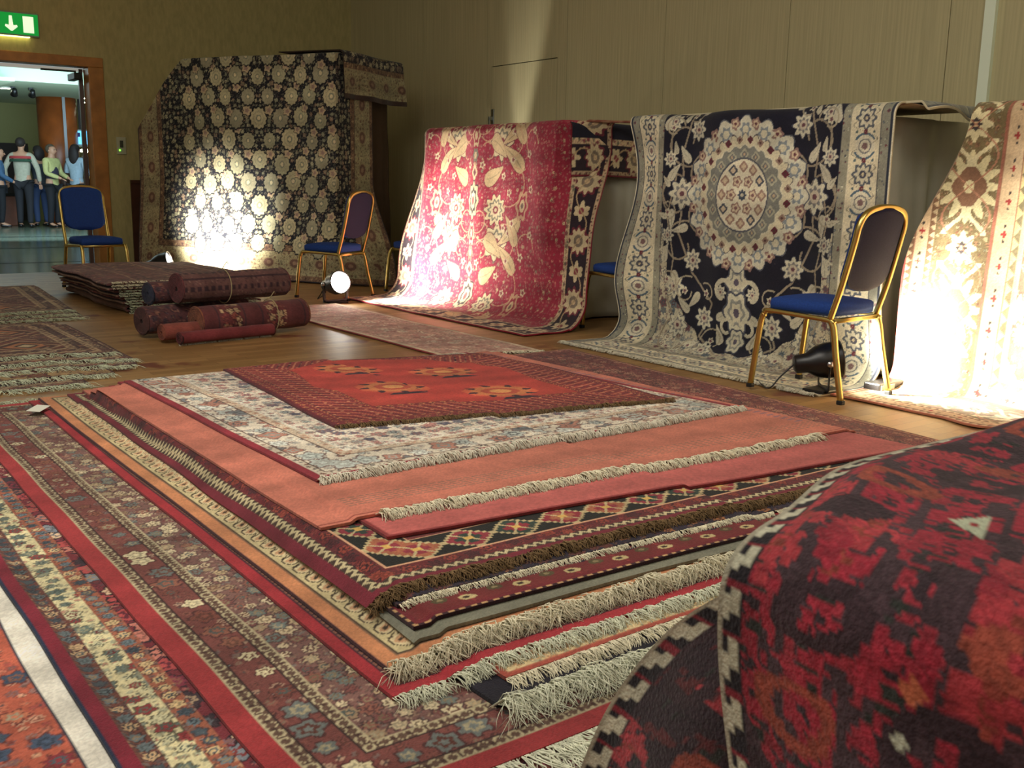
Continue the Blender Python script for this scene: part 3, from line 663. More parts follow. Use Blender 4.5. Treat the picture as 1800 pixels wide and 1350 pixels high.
CRB = [(.030, B_solid((158, 28, 44))), (.028, B_flow((206, 188, 160), [(120, 120, 110), (206, 196, 170), (140, 90, 70)], .03, 71, rr=(.2, .42), outline=(120, 96, 80))), (.003, B_solid((90, 60, 50))),
       (.13, B_flow((222, 208, 180), [(180, 190, 180), (214, 218, 204), (190, 120, 96), (110, 116, 120)], .10, 73, rr=(.34, .56), petals=(4, 6), outline=(120, 90, 84))), (.003, B_solid((90, 60, 50))),
       (.04, B_flow((210, 184, 150), [(190, 130, 100), (206, 196, 170)], .04, 75, rr=(.2, .42), outline=(170, 130, 100))), (.05, B_flow((224, 214, 190), [(150, 160, 150), (190, 120, 110)], .05, 77, rr=(.2, .35), outline=(150, 130, 110)))]
floor_rug('oriental_rug', 'cream floral rug with a red edge and white fringe, under the topmost dark red rug', [(1.33, 2.80), (3.33, 2.84), (3.12, 4.65), (1.29, 5.0)],
          CRB, field_scatter(.06, 79, [(150, 160, 150), (190, 120, 110), (90, 90, 110)], (222, 206, 178), rr=(.25, .5), outline=(140, 100, 90)), lo=.5, lov=.6, hi=.2, fine=.0055,
          fr=[('front', .04, dict(m=M_FRW, r=.0017, step=.0010, curl=.35, lift=.02)), ('back', .06, dict(m=M_FRD, r=.0016, step=.003, span=(.55, 1)))])
def turk(U, V):
    c = full(U.shape, (190, 46, 34))
    return c
def turkcan(cv, Wd, L):
    cx, cy = Wd*.5, L*.58
    cv.poly([(cx+.50*math.cos(a)*1.1, cy+.62*math.sin(a)) for a in np.linspace(.2, 2*np.pi+.2, 9)], (198, 44, 34))
    for (x, y) in ((cx-.22, cy-.22), (cx+.2, cy+.12), (cx-.2, cy+.30), (cx+.18, cy-.42)):
        for f, c in ((.17, (216, 76, 40)), (.135, (206, 104, 46)), (.09, (190, 60, 36)), (.05, (212, 130, 56))):
            cv.poly([(x+f*math.cos(a), y+f*.8*math.sin(a)) for a in np.linspace(.39, 2*np.pi+.39, 9)[:-1]], c)
        for a in np.linspace(0, 2*np.pi, 9)[:-1]: cv.leaf(x+.11*math.cos(a), y+.1*math.sin(a), .05, .03, a, (60, 30, 44))
        cv.poly([(x-.10, y-.17), (x+.10, y-.17), (x+.06, y-.13), (x-.06, y-.13)], (50, 30, 46))
def hatch(s, b, h):
    c = full(s.shape, (146, 34, 34)); q = (s/.055+b/.11) % 1; c[(q < .16)] = (196, 96, 60); c[(q > .5) & (q < .62)] = (64, 24, 40); c[((b/.1) % 1 < .07)] = (90, 24, 34); 
    q2 = (s/.055) % 1; c[(q2 < .2) & ((b/.05) % 1 < .25)] = (206, 130, 80); return c
def tinyb(bg, a, b_, per):
    def f(s, b, h):
        c = full(s.shape, bg); q = ((s/per) % 1)-.5; y = b/h-.5; r = np.abs(q)*per/h+np.abs(y); c[r < .4] = a; c[r < .2] = b_; return c
    return f
floor_rug('oriental_rug', 'dark red rug with orange octagon medallions, lying topmost on the centre pile', [(1.68, 3.37), (3.17, 3.09), (3.20, 4.50), (1.77, 4.86)],
          [(.014, B_solid((104, 20, 32))), (.035, tinyb((126, 26, 34), (190, 100, 50), (50, 24, 44), .045)), (.022, tinyb((150, 40, 34), (60, 26, 40), (206, 120, 60), .03)), (.17, hatch), (.035, tinyb((140, 30, 34), (206, 110, 50), (50, 24, 44), .045))],
          turk, lo=3, lov=3, fine=.006, canvas=turkcan, fr=[('front', .028, dict(m=M_FRB, r=.0014, step=.0012, curl=.3, lift=.012))], wob=.009)
# -- runners between the pile and the draped racks
floor_rug('runner_rug', 'narrow dark red patterned runner along the right side of the centre pile', [(3.45, 1.2), (3.90, 1.2), (4.17, 5.0), (3.6, 5.0)],
          [(.02, B_flow((130, 56, 50), [(170, 90, 70), (110, 50, 50)], .03, 81)), (.004, B_solid((200, 140, 90))), (.15, B_flow((118, 44, 46), [(170, 96, 76), (96, 52, 54), (150, 56, 52), (176, 116, 90)], .06, 83, rr=(.2, .45), outline=(80, 30, 40)))], field_scatter(.06, 85, [(170, 90, 70), (100, 50, 54), (176, 116, 90)], (136, 54, 52)), pile='runner', lo=0, hi=1, lov=4, fine=.007)
floor_rug('runner_rug', 'faded pinkish runner lying in front of the red draped rug', [(3.32, 5.22), (3.98, 5.03), (4.0, 7.95), (3.3, 7.95)],
          [(.008, B_solid((170, 44, 44))), (.03, B_solid((206, 180, 140))), (.2, B_flow((196, 140, 118), [(216, 190, 160), (180, 110, 96), (190, 150, 120)], .09, 87, rr=(.2, .4), outline=(170, 110, 96)))], field_scatter(.1, 89, [(216, 190, 160), (180, 110, 96)], (192, 136, 112), outline=(170, 110, 96)), pile='runner2', lo=2, lov=4, fine=.012,
          fr=[('front', .04, dict(m=M_FR, r=.002, step=.003, span=(.6, 1)))])
# small paper tag on the brown rug
tg = box('paper_label', -.05, .05, -.03, .03, 0, .002, mat('white_paper', (225, 225, 210), .8), bev=.0008); tg.location = (.93, 4.72, .052); tg.rotation_euler = (.05, -.06, .9)
tag(tg, 'small white paper label lying on the brown floral rug', 'label')

# ================================================================ RACKS UNDER WHITE CLOTH, AND THE RUGS DRAPED OVER THEM
def draped(name, label, quad, h, m, amp=.022, seed=0, nf=9, z0=.015):
    """cloth over a tall rack: skirt with folds growing downward + top; quad CCW seen from above"""
    q = np.asarray(quad, float); per = []; nrm = []
    for i in range(4):
        a, b = q[i], q[(i+1) % 4]; L = np.linalg.norm(b-a); n = max(6, int(L/.02)); t = np.linspace(0, 1, n, endpoint=False)
        e = (b-a)/L; nn = np.array([e[1], -e[0]])
        per.append(a+(b-a)*t[:, None]); nrm.append(np.repeat(nn[None], n, 0))
    P = np.vstack(per); N = np.vstack(nrm); k = 6
    for _ in range(3): N = sum(np.roll(N, j, 0) for j in range(-k, k+1)); N /= np.linalg.norm(N, axis=1, keepdims=True)
    s = np.r_[0, np.cumsum(np.linalg.norm(np.diff(P, axis=0), axis=1))]
    zs = np.linspace(0, 1, 30); rows = []
    for v in zs:
        z = h-(h-z0)*v; f = .35+.65*v
        o = amp*f*(np.sin(s*nf+seed)+.6*np.sin(s*nf*2.3+seed*2+v*1.2)+.3*np.sin(s*41))+.03*v+.004*np.sin(z*9+s*3)
        rows.append(np.c_[P+N*o[:, None], np.full(len(P), z)])
    V = np.concatenate(rows); n = len(P); nr = len(zs)
    i = np.arange(nr-1)[:, None]; j = np.arange(n)[None, :]
    F = np.stack([i*n+j, (i+1)*n+j, (i+1)*n+(j+1) % n, i*n+(j+1) % n], -1).reshape(-1, 4)
    # inner skin and top
    Vi = V.copy().reshape(nr, n, 3); Vi[:, :, :2] -= N[None]*.004; Vi[0, :, 2] -= .004; Vi = Vi.reshape(-1, 3)
    off = len(V); F2 = F[:, ::-1]+off; bot = np.stack([(nr-1)*n+j[0], off+(nr-1)*n+j[0], off+(nr-1)*n+(j[0]+1) % n, (nr-1)*n+(j[0]+1) % n], -1)
    c = len(V)*2; V = np.vstack([V, Vi, [[P[:, 0].mean(), P[:, 1].mean(), h+.004]], [[P[:, 0].mean(), P[:, 1].mean(), h-.002]]])
    J = j[0][::2]; top = np.stack([np.full(len(J), c), J, (J+1) % n, (J+2) % n], -1)
    return tag(from_arrays(name, V, np.vstack([F, F2, bot, top]), m), label, 'draped rack')
draped('draped_rack', 'rack under pale cloth behind the red floral draped rug', [(5.08, 6.14), (5.98, 6.14), (5.98, 7.95), (5.08, 7.95)], 1.46, M_CLOTH, seed=2, nf=8)
draped('draped_rack', 'rack under pale cloth behind the navy medallion rug', [(4.96, 3.40), (5.95, 3.40), (5.95, 5.02), (4.96, 5.02)], 1.45, M_CLOTH, amp=.03, seed=4, nf=11)
draped('draped_rack', 'pale cloth rack hidden behind the olive bordered draped rug', [(5.12, .7), (6.0, .7), (6.0, 2.78), (5.12, 2.78)], 1.44, M_CLOTH, seed=6)
fd = np.array([.51, -.86]); sd = np.array([.86, .51]); FC = np.array([4.84, 9.55])   # face dir, side dir, right corner
a0 = FC+sd*.10-fd*.03; draped('draped_rack', 'tallest rack, under brown cloth behind the dark rosette rug', [tuple(a0-fd*1.85), tuple(a0), tuple(a0+sd*.95), tuple(a0+sd*.95-fd*1.85)], 2.27, M_DARKCLOTH, seed=8)

def drape_sheet(name, label, Wd, L, posf, bands, field, fine, canvas=None, seed=1, thick=.009, back=(150, 90, 70), Woff=0, Ltot=None, Wtot=None, cat='rug', rimc=None, Voff=0, flip=False):
    us = axis(Wd, fine=fine); vs = axis(L, fine=fine); U, V = np.meshgrid(us, vs)
    Wt = Wtot or Wd; Lt = Ltot or L
    col = weave(U+Woff, V+Voff, Wt, Lt, bands, field).astype(float)      # V runs from the lower edge upward
    if canvas: canvas(Canvas(us, vs, col), Wd, L)
    C = finish(col, U, V, seed)
    P = posf(U, V)
    if flip: P = P[:, ::-1]; C = C[:, ::-1]
    o = sheet(name, P, C, thick, back=back, rimc=rimc); o.name = name
    if label: tag(o, label, cat)
    return o
def hang_profile(V, ztop, floor_len, bend=.28):
    """V = length from the lower edge. returns (out, z): lies on the floor, sweeps up a curve, hangs"""
    R = bend; arc = R*math.pi/2
    o = np.where(V < floor_len, floor_len-V+R, 0.); z = np.zeros_like(V)+.006
    t = np.clip((V-floor_len)/arc, 0, 1)*math.pi/2; mid = (V >= floor_len)
    o = np.where(mid, R*(1-np.sin(t)), o); z = np.where(mid, .006+R*(1-np.cos(t)), z)
    upm = V > floor_len+arc; z = np.where(upm, .006+R+(V-floor_len-arc), z); return o, z

# ---- the navy rug with the round medallion
GREY = (150, 146, 120); CRM = (224, 214, 178); NV = (24, 24, 42); BLU = (70, 96, 118)
BW = [(.010, B_solid((226, 214, 176))), (.012, B_solid((44, 50, 66))), (.055, B_flow((140, 138, 116), [(190, 190, 160), (120, 50, 60), (90, 100, 110)], .03, 101, rr=(.16, .3), fill=.7, outline=(100, 104, 96))), (.004, B_solid((60, 60, 70)))]
def b_cream(s, b, h):
    c = full(s.shape, (220, 206, 164)); q = (s/.30) % 1; y = b/h-.5
    r = np.hypot((q-.25)*.30, y*h); th = np.arctan2(y*h, (q-.25)*.3)
    mk = (r < .062*(1+.15*np.cos(8*th))); c[mk] = (84, 90, 100); c[r < .045*(1+.2*np.cos(8*th))] = (206, 196, 160); c[r < .022] = (70, 70, 86); c[r < .009] = (210, 190, 140)
    r = np.hypot((q-.75)*.30, y*h*.95); c[(r < .072) & (np.abs(q-.75) > .10)] = (72, 100, 120); c[(r < .06) ] = (214, 204, 170); c[(r < .04) & (r > .033)] = (110, 110, 110); c[r < .018] = (130, 90, 90)
    for qq in (0.0, .5):
        dq = np.abs(((q-qq+.5) % 1)-.5); c[np.hypot(dq*.3, y*h) < .014] = (110, 36, 50); c[np.hypot(dq*.3, (np.abs(y)-.3)*h) < .008] = (80, 100, 100)
    c[np.abs(y-.42*np.sin(2*np.pi*q*2)) < .018] = (140, 130, 100); return c
BW += [(.19, b_cream), (.004, B_solid((60, 60, 70))), (.05, B_flow((150, 146, 120), [(190, 190, 160), (120, 50, 60), (90, 100, 110)], .03, 103, rr=(.16, .3), fill=.7, outline=(110, 110, 100))), (.006, B_solid((40, 44, 60)))]
BL_W, BL_L = 2.02, 2.14
def navy_field(U, V): return full(U.shape, NV)
def blue_canvas(cv, Wd, L, floor_len=.36):
    cx = Wd/2+.0; cy = floor_len+.14+.95; VIN = (150, 134, 106)
    # lower cream field corner band (arch) drawn first
    for sgn in (-1, 1):
        pass
    # vines, mirrored left and right of the axis
    for s in (-1, 1):
        X = lambda x: cx+s*x
        def sp(x, y, r0, r1, a0, a1, w=.013, c=VIN): cv.stroke([(cx+s*(p[0]-cx), p[1]) for p in spiral(cx+x, y, r0, r1, a0, a1, 30)], w, c)
        for dy, fl in ((cy+.33, 1), (cy-.33, -1), (cy-.9, 1)):
            sp(.50, dy, .17, .05, fl*-2.2, fl*3.4); sp(.34, dy-fl*.22, .16, .06, fl*2.4, fl*-2.6); sp(.56, dy-fl*.30, .13, .05, fl*-1, fl*4.5)
        cv.stroke([(X(.44), cy+.56), (X(.53), cy+.25), (X(.50), cy), (X(.53), cy-.25), (X(.40), cy-.5), (X(.2), cy-.68), (X(.30), cy-.9), (X(.1), cy-1.02)], .014, VIN)
        cv.stroke([(X(.6), cy+.56), (X(.62), cy+.3), (X(.57), cy+.1), (X(.63), cy-.15), (X(.56), cy-.42), (X(.6), cy-.7), (X(.45), cy-.95)], .012, VIN)
        for (x, y, r) in ((.52, cy, .085), (.40, cy+.40, .06), (.40, cy-.42, .06), (.54, cy-.60, .07), (.27, cy-.78, .062), (.60, cy+.46, .05), (.50, cy-.85, .07), (.22, cy-1.0, .06), (.62, cy-.27, .045), (.62, cy+.22, .045), (.12, cy-.60, .04), (.40, cy-1.08, .05)):
            cv.flower(X(x), y, r, [(1.1, (70, 74, 90)), (1, (206, 200, 166)), (.62, (120, 118, 116)), (.45, (196, 180, 150)), (.2, (110, 60, 70))], k=8, amp=.2)
        for (x, y, a) in ((.46, cy+.2, .6), (.62, cy+.08, 1.9), (.46, cy-.2, -.6), (.6, cy-.1, -1.9), (.56, cy-.5, -2.2), (.33, cy-.62, -1.2), (.16, cy-.78, 2.4), (.4, cy-.75, .4), (.3, cy-.95, -.4), (.65, cy+.4, 1.5), (.34, cy+.5, .8), (.64, cy-.45, 1.5), (.1, cy-.93, .8)):
            cv.leaf(X(x), y, .13, .05, a if s > 0 else math.pi-a, (196, 188, 156), (70, 74, 90), bend=.3*s)
        for (x, y, r, a0, a1) in ((.44, cy+.50, .10, 0, 5), (.60, cy+.42, .08, 3, -2), (.62, cy-.12, .07, 1, 6), (.60, cy-.56, .09, 5, 0), (.44, cy-.62, .10, 2, -3), (.18, cy-.92, .10, 0, 4), (.34, cy-.98, .09, 3, 8), (.50, cy-1.02, .10, 0, -4), (.25, cy-.62, .07, 1, 5)):
            sp(x, y, r, r*.45, a0, a1, .010, (170, 156, 124)); cv.flower(cx+s*(x+r*.1), y, .022, [(1, (206, 196, 160)), (.5, (120, 70, 80))], k=5, amp=.25)
        for j in range(9):
            a = -1.2+j*.3; cv.leaf(cx+s*(.53+.1*math.cos(a*2)), cy-.95+j*.2, .085, .035, (a*1.7 if s > 0 else math.pi-a*1.7), (190, 182, 150), bend=.3*s)
    # pendant under the medallion
    for dy, r, ky in ((-.53, .07, 1.3), (-.72, .085, 1.4), (-.9, .06, 1.2)):
        cv.flower(cx, cy+dy, r, [(1.15, (70, 74, 90)), (1, (206, 200, 166)), (.7, (140, 140, 130)), (.5, (206, 196, 160)), (.25, (90, 80, 100))], k=6, amp=.14, sy=ky)
    for s in (-1, 1): cv.stroke([(cx+s*(p[0]-cx), p[1]) for p in spiral(cx+.10, cy-.60, .09, .04, 2.6, -1.2)], .03, (200, 192, 158)); cv.stroke([(cx+s*(p[0]-cx), p[1]) for p in spiral(cx+.08, cy-.82, .06, .03, 2.6, -1.8)], .022, (200, 192, 158))
    # medallion
    R = .44
    cv.flower(cx, cy, R, [(1.02, (84, 90, 104)), (1.0, (208, 202, 170))], k=16, amp=.07)
    for i in range(16):
        a = 2*np.pi*(i+.5)/16; x, y = cx+R*.97*math.cos(a), cy+R*.97*math.sin(a)
        cv.flower(x, y, .036, [(1, (150, 110, 100)), (.6, (206, 180, 140)), (.3, (110, 50, 60))], k=5)
        a = 2*np.pi*i/16; x, y = cx+R*.88*math.cos(a), cy+R*.88*math.sin(a)
        cv.flower(x, y, .06, [(1, (210, 206, 176)), (.66, (128, 140, 146)), (.4, (214, 204, 166))], k=6, amp=.2)
    cv.flower(cx, cy, R*.78, [(1.02, (90, 84, 90)), (1, (214, 202, 160))], k=24, amp=.06)
    for i in range(24):
        a = 2*np.pi*(i+.5)/24; cv.flower(cx+R*.75*math.cos(a), cy+R*.75*math.sin(a), .021, [(1, (110, 36, 50) if i % 2 else (150, 116, 96)), (.4, (90, 50, 50))], k=4)
    cv.flower(cx, cy, R*.66, [(1.02, (214, 206, 170)), (.99, (128, 130, 118))], k=24, amp=.03)
    for i in range(16):
        a = 2*np.pi*i/16; cv.flower(cx+R*.55*math.cos(a), cy+R*.55*math.sin(a), .03, [(1, (176, 172, 140)), (.6, (110, 110, 110)), (.3, (190, 160, 120))], k=4)
    cv.flower(cx, cy, R*.45, [(1.03, (80, 84, 96)), (.98, (222, 212, 176))], k=4, amp=.0, sy=1.1)
    for i in range(12):
        a = 2*np.pi*i/12; cv.flower(cx+R*.35*math.cos(a), cy+1.1*R*.35*math.sin(a), .03, [(1, (70, 76, 90) if i % 3 == 1 else (160, 120, 100)), (.55, (206, 180, 140))], k=4)
        if i % 2 == 0: cv.flower(cx+R*.19*math.cos(a), cy+1.1*R*.19*math.sin(a), .034, [(1, (150, 110, 96)), (.7, (214, 190, 150)), (.35, (140, 90, 86))], k=5)
    cv.flower(cx, cy, .03, [(1, (60, 70, 90)), (.4, (190, 180, 150))], k=8)
    # cream lower corners of the field
def blue_field(U, V):
    cx, cy = BL_W/2, 1.25
    c = full(U.shape, NV); e = ((U-cx)/.66)**2+((V-cy)/.80)**2
    mk = (V < cy) & (e > 1.0+.03*np.cos(np.arctan2(V-cy, U-cx)*26)); g = scatter(U, V, .07, 105, [(206, 196, 160), (150, 150, 140), (120, 70, 76), (90, 106, 116)], (196, 184, 146), rr=(.3, .52), outline=(110, 106, 100)); c[mk] = g[mk]; return c
def blue_pos(U, V):
    o, z = hang_profile(V, 1.5, .36, .16)
    hang = smst(z, .1, .5)
    y = 5.24-U*(1+.02*(1-hang))+.0*V
    wob_ = hang*(.014*np.sin(U*7+1)+.010*np.sin(U*15+z*2))+.05*smst(.30-U, 0, .3)*np.sin(z*4.2+.4)*hang
    x = 4.86-o*1.0-wob_+.04*(1-smst(z, 0, 1.5))*0
    y = y+.05*np.sin(z*4.4-.5)*smst(.35-U, 0, .35)*smst(z, .02, .4)+.05*(1-hang)*smst(.3-U, 0, .3)
    # right border turns round the corner of the rack high up, opens out lower down
    over = z-1.44; t = np.clip(over, 0, None)                  # rolls over the top edge
    zz = np.where(over > 0, 1.44+.07*np.sin(np.clip(t/.07, 0, math.pi/2)), z); x = np.where(over > 0, x+.07*(1-np.cos(np.clip(t/.07, 0, math.pi/2)))+np.clip(t-.11, 0, None), x)
    zz = zz+.006*np.sin(U*9)*smst(z, 1.3, 1.5)
    zz = zz+.004*wav(U*9, V*9, 3, 2.)*(z < .02)*1.0+.003
    return np.stack([x, y, zz], -1)
nb = drape_sheet('draped_rug', 'navy rug with a round cream medallion and cream borders draped over a rack', BL_W, BL_L, blue_pos, BW, blue_field, .0052, canvas=blue_canvas, seed=201, Ltot=5, rimc=(214, 204, 170))
e = np.stack([np.full(50, 4.86-.36-.16+.004), np.linspace(5.26, 3.20, 50), np.full(50, .006)], 1)
fringe(nb, e, (-1, 0, 0), .055, m=M_FRW, r=.0022, step=.0016, curl=.4, seed=9, lift=.012)
# the part lying over the top of the rack, its wavy cream edge seen from the side
def over_top(name, y0, y1, x0, x1, ztop, seed, parent, bands, drop=.03, amp=.02, field=None, Wt=None, back=(170, 150, 120), edge=.05, rimc=None, sag=0.):
    Wd, L = abs(y1-y0), x1-x0
    def pf(U, V):
        x = x0+V; y = y0-U if y1 < y0 else y0+U
        e_ = smst(U, Wd-edge, Wd)
        z = ztop+.012-drop*e_*(1+.6*np.sin(x*9+seed))-sag*smst(V, L*.35, L*.75)*e_+.004*np.sin(x*7)
        y = y+amp*np.sin(x*6.5+seed)*smst(U, Wd-.3, Wd)
        return np.stack([x, y, z], -1) if y1 > y0 else np.stack([x, y, z], -1)
    us = axis(Wd, fine=.012); vs = axis(L, fine=.012); U, V = np.meshgrid(us, vs)
    c = full(U.shape, (60, 50, 60)); d = Wd-U; a = 0
    c = (field or navy_field)(U, V)
    for w, fn in bands:
        mk = (d >= a) & (d < a+w); c[mk] = fn(V[mk], d[mk]-a, w) if mk.any() else c[mk]; a += w
    C = finish(c, U, V, seed); P = pf(U, V)
    if y1 > y0: P = P[::-1]; C = C[::-1]
    P = P[:, ::-1] if False else P
    n = np.cross(np.gradient(P, axis=1)[5, 5], np.gradient(P, axis=0)[5, 5])
    if n[2] < 0: P = P[:, ::-1]; C = C[:, ::-1]
    return sheet(name, P, C, .012, parent=parent, back=back, rimc=rimc)
over_top('top_fold', 5.0, 3.10, 4.93, 5.75, 1.50, 3, nb, BW, drop=.05, amp=.04, rimc=(214, 204, 170), sag=.0)

# ---- the red floral rug
RW, RL = 2.72, 2.28
RDF = (176, 30, 56); GLD = (206, 168, 112); CR2 = (220, 200, 150)
def red_border(s, b, h):
    c = full(s.shape, (44, 30, 40)); q = ((s/.44) % 1); y = b/h-.5
    r = np.hypot((q-.5)*.44, y*h*.9); th = np.arctan2(y*h, (q-.5)*.44)
    c[r < .105*(1+.12*np.cos(10*th))] = (120, 34, 50); c[r < .085*(1+.15*np.cos(10*th))] = (210, 184, 134); c[r < .045] = (130, 110, 90); c[r < .02] = (206, 170, 120)
    dq = np.minimum(q, 1-q); r = np.hypot(dq*.44, y*h); th = np.arctan2(y*h, dq*.44)
    c[r < .06*(1+.3*np.cos(5*th))] = (206, 180, 130); c[r < .025] = (150, 50, 60)
    c[np.abs(y-.35*np.sin(2*np.pi*q)) < .03] = (186, 150, 100); return c
RB_ = [(.012, B_solid((140, 26, 44))), (.03, B_flow((196, 160, 116), [(120, 40, 50), (90, 80, 70)], .03, 111, rr=(.2, .3), outline=(150, 110, 80))), (.20, red_border), (.045, B_flow((206, 172, 124), [(150, 60, 70), (120, 120, 90), (190, 150, 100)], .045, 113, rr=(.22, .4), outline=(150, 110, 80)))]
def red_field(U, V): return scatter(U, V, .075, 115, [(206, 150, 110), (196, 90, 90), (150, 130, 100), (210, 170, 120)], RDF, rr=(.08, .24), fill=.55, outline=(150, 50, 60), mirror=RW/2-.17)
def red_canvas(cv, Wd, L):
    cx = Wd/2-.17; VN = (206, 150, 104)
    for base in (.52, 1.32, 2.12):
        for s in (-1, 1):
            X = lambda x: cx+s*x; A = lambda a: a if s > 0 else math.pi-a
            for (x, y, sc) in ((.34, .52, 1.05), (.30, -.02, .9)):
                cv.flower(X(x), base+y, .125*sc, [(1.06, (90, 40, 50)), (1, (212, 184, 130)), (.72, (120, 110, 90)), (.55, (214, 186, 136)), (.28, (150, 50, 60)), (.14, (210, 180, 130))], k=8 if y > 0 else 10, amp=.16)
            cv.leaf(X(.62), base+.28, .34, .11, A(2.15), GLD, (120, 40, 50), bend=.35*s); cv.leaf(X(.64), base+.72, .34, .11, A(-2.15), GLD, (120, 40, 50), bend=-.35*s)
            cv.leaf(X(.14), base+.22, .24, .12, A(.1), GLD, (120, 40, 50), bend=.35*s); cv.leaf(X(.20), base-.26, .24, .13, A(-.2), GLD, (120, 40, 50), bend=-.4*s); cv.leaf(X(.62), base-.3, .28, .1, A(1.9), GLD, (120, 40, 50), bend=.3*s)
            cv.flower(X(.66), base+.02, .07, [(1, (196, 140, 100)), (.7, (170, 40, 60)), (.45, (206, 170, 120)), (.2, (120, 90, 80))], k=6, sy=1.6)
            for (x, y, r0, r1, a0, a1) in ((.16, .62, .10, .05, -2.6, 1.6), (.16, .44, .09, .05, 2.4, -1.8), (.5, .2, .2, .12, -2, 1.5), (.46, -.3, .18, .1, 2, -1.4), (.1, -.1, .12, .06, -2, 2), (.74, .5, .12, .08, 0, 4)):
                cv.stroke([(cx+s*(p[0]-cx), p[1]) for p in spiral(cx+x, base+y, r0, r1, a0, a1)], .010, VN)
            for (x, y) in ((.5, .60), (.5, .38), (.48, .12), (.1, .34), (.42, -.16), (.7, .42), (.22, .78), (.76, .15), (.8, -.2), (.55, -.12), (.06, .05), (.38, .25)):
                cv.flower(X(x), base+y, .028, [(1, (214, 186, 140)), (.5, (150, 60, 66))], k=5, amp=.25)
        cv.flower(cx, base+.05, .085, [(1.08, (60, 40, 50)), (1, (196, 170, 120)), (.7, (70, 60, 60)), (.5, (206, 180, 130)), (.25, (190, 70, 70))], k=8, amp=.1, sy=1.7)
        cv.flower(cx, base+.58, .05, [(1, (206, 170, 120)), (.7, (170, 30, 56)), (.4, (206, 170, 120))], k=6, sy=1.8); cv.flower(cx, base+.42, .04, [(1, (120, 110, 90)), (.5, (206, 170, 120))], k=6, sy=1.4); cv.flower(cx, base+.28, .04, [(1, (206, 170, 120)), (.5, (120, 50, 60))], k=4, sy=1.4)
def red_pos(U, V):
    """U from the far (left) edge to the near (right) edge"""
    o, z = hang_profile(V, 1.55, .34, .22)
    hang = smst(z, .12, .9); y = 8.34-U
    y = 7.1+(y-7.1)*(1-.05*hang)
    x = 4.93-o-.10*(1-smst(z, .0, 1.5))
    x = x-hang*(.02*np.sin(U*6+.5)+.012*np.sin(U*14+z*3))
    # near edge wraps round the rack corner where it hangs
    w = np.clip(6.12-y, 0, None); k = smst(z, .25, .95)*(.72+.28*np.sin(z*5.2+.9))
    x = x+w*k*1.1; y = y+w*k*.85
    # far edge falls back too
    w2 = np.clip(y-7.93, 0, None); k2 = smst(z, .35, 1.3); x = x+w2*k2*.30; y = y-w2*k2*.30
    t = np.clip(z-1.46, 0, None); zz = np.where(z > 1.46, 1.46+.07*np.sin(np.clip(t/.07, 0, math.pi/2)), z); x = x+np.where(z > 1.46, .07*(1-np.cos(np.clip(t/.07, 0, math.pi/2)))+np.clip(t-.11, 0, None), 0)
    zz = zz+(z < .02)*(.004+.006*(1+wav(U, V*3, 8, 9.)))
    return np.stack([x, y, zz], -1)
rr_ = drape_sheet('draped_rug', 'red rug with cream and gold flowers and curved leaves draped over a rack', RW, RL, red_pos, RB_, red_field, .006, canvas=red_canvas, seed=202, Ltot=5, rimc=(150, 26, 46))
# part of the same rug lying across the rack top and hanging down its near side, dark border outward
def side_hang(name, o2, dirx, w, ztop, drop, bands, parent, seed, amp=.02, m=RUG, over=.55, field=None, rimc=None, dropf=None, fine=.009, outn=None):
    """strip over the rack top that hangs down on the side facing the camera. o2 = top corner, dirx = unit vector along the side"""
    d_ = np.asarray(dirx, float); n = np.array([d_[1], -d_[0]]) if outn is None else np.asarray(outn, float)
    us = axis(w, fine=fine); vs = axis(drop+over, fine=fine); U, V = np.meshgrid(us, vs)
    c = (field or navy_field)(U, V); a = 0
    for wd_, fn in bands:
        mk = (V >= a) & (V < a+wd_); c[mk] = fn(U[mk], V[mk]-a, wd_) if mk.any() else c[mk]; a += wd_
    C = finish(c, U, V, seed)
    dd = drop if dropf is None else drop*dropf(U); h = np.clip((drop-V), -9, drop)/drop*dd
    R = .05; out = np.where(V < drop, R+.012, 0)+0*U; 
    z = np.where(V < drop, ztop-R-h*(1-R/np.maximum(dd, .01)*0), ztop); tt = np.clip((V-drop)/(R*1.57), 0, 1)*math.pi/2
    z = np.where(V >= drop, ztop-R+R*np.sin(tt), z); out = np.where(V >= drop, (R)*np.cos(tt)+.012-np.clip(V-drop-R*1.57, 0, None), out)
    out = out+amp*(1-smst(V, 0, drop))*(.6+np.sin(U*8+seed)+.5*np.sin(U*17))+.0
    X = o2[0]+d_[0]*U+n[0]*out; Y = o2[1]+d_[1]*U+n[1]*out
    P = np.stack([X, Y, z+.004*np.sin(U*6)], -1)
    nn = np.cross(np.gradient(P, axis=1)[3, 3], np.gradient(P, axis=0)[3, 3])
    if nn @ np.array([n[0], n[1], 0]) < 0: P = P[:, ::-1]; C = C[:, ::-1]
    return sheet(name, P, C, .009, m, parent, back=(90, 50, 50), rimc=rimc)
side_hang('side_fold', (5.03, 6.13), (1, 0), .98, 1.525, .36, RB_, rr_, 31, rimc=(130, 24, 40), over=.5)

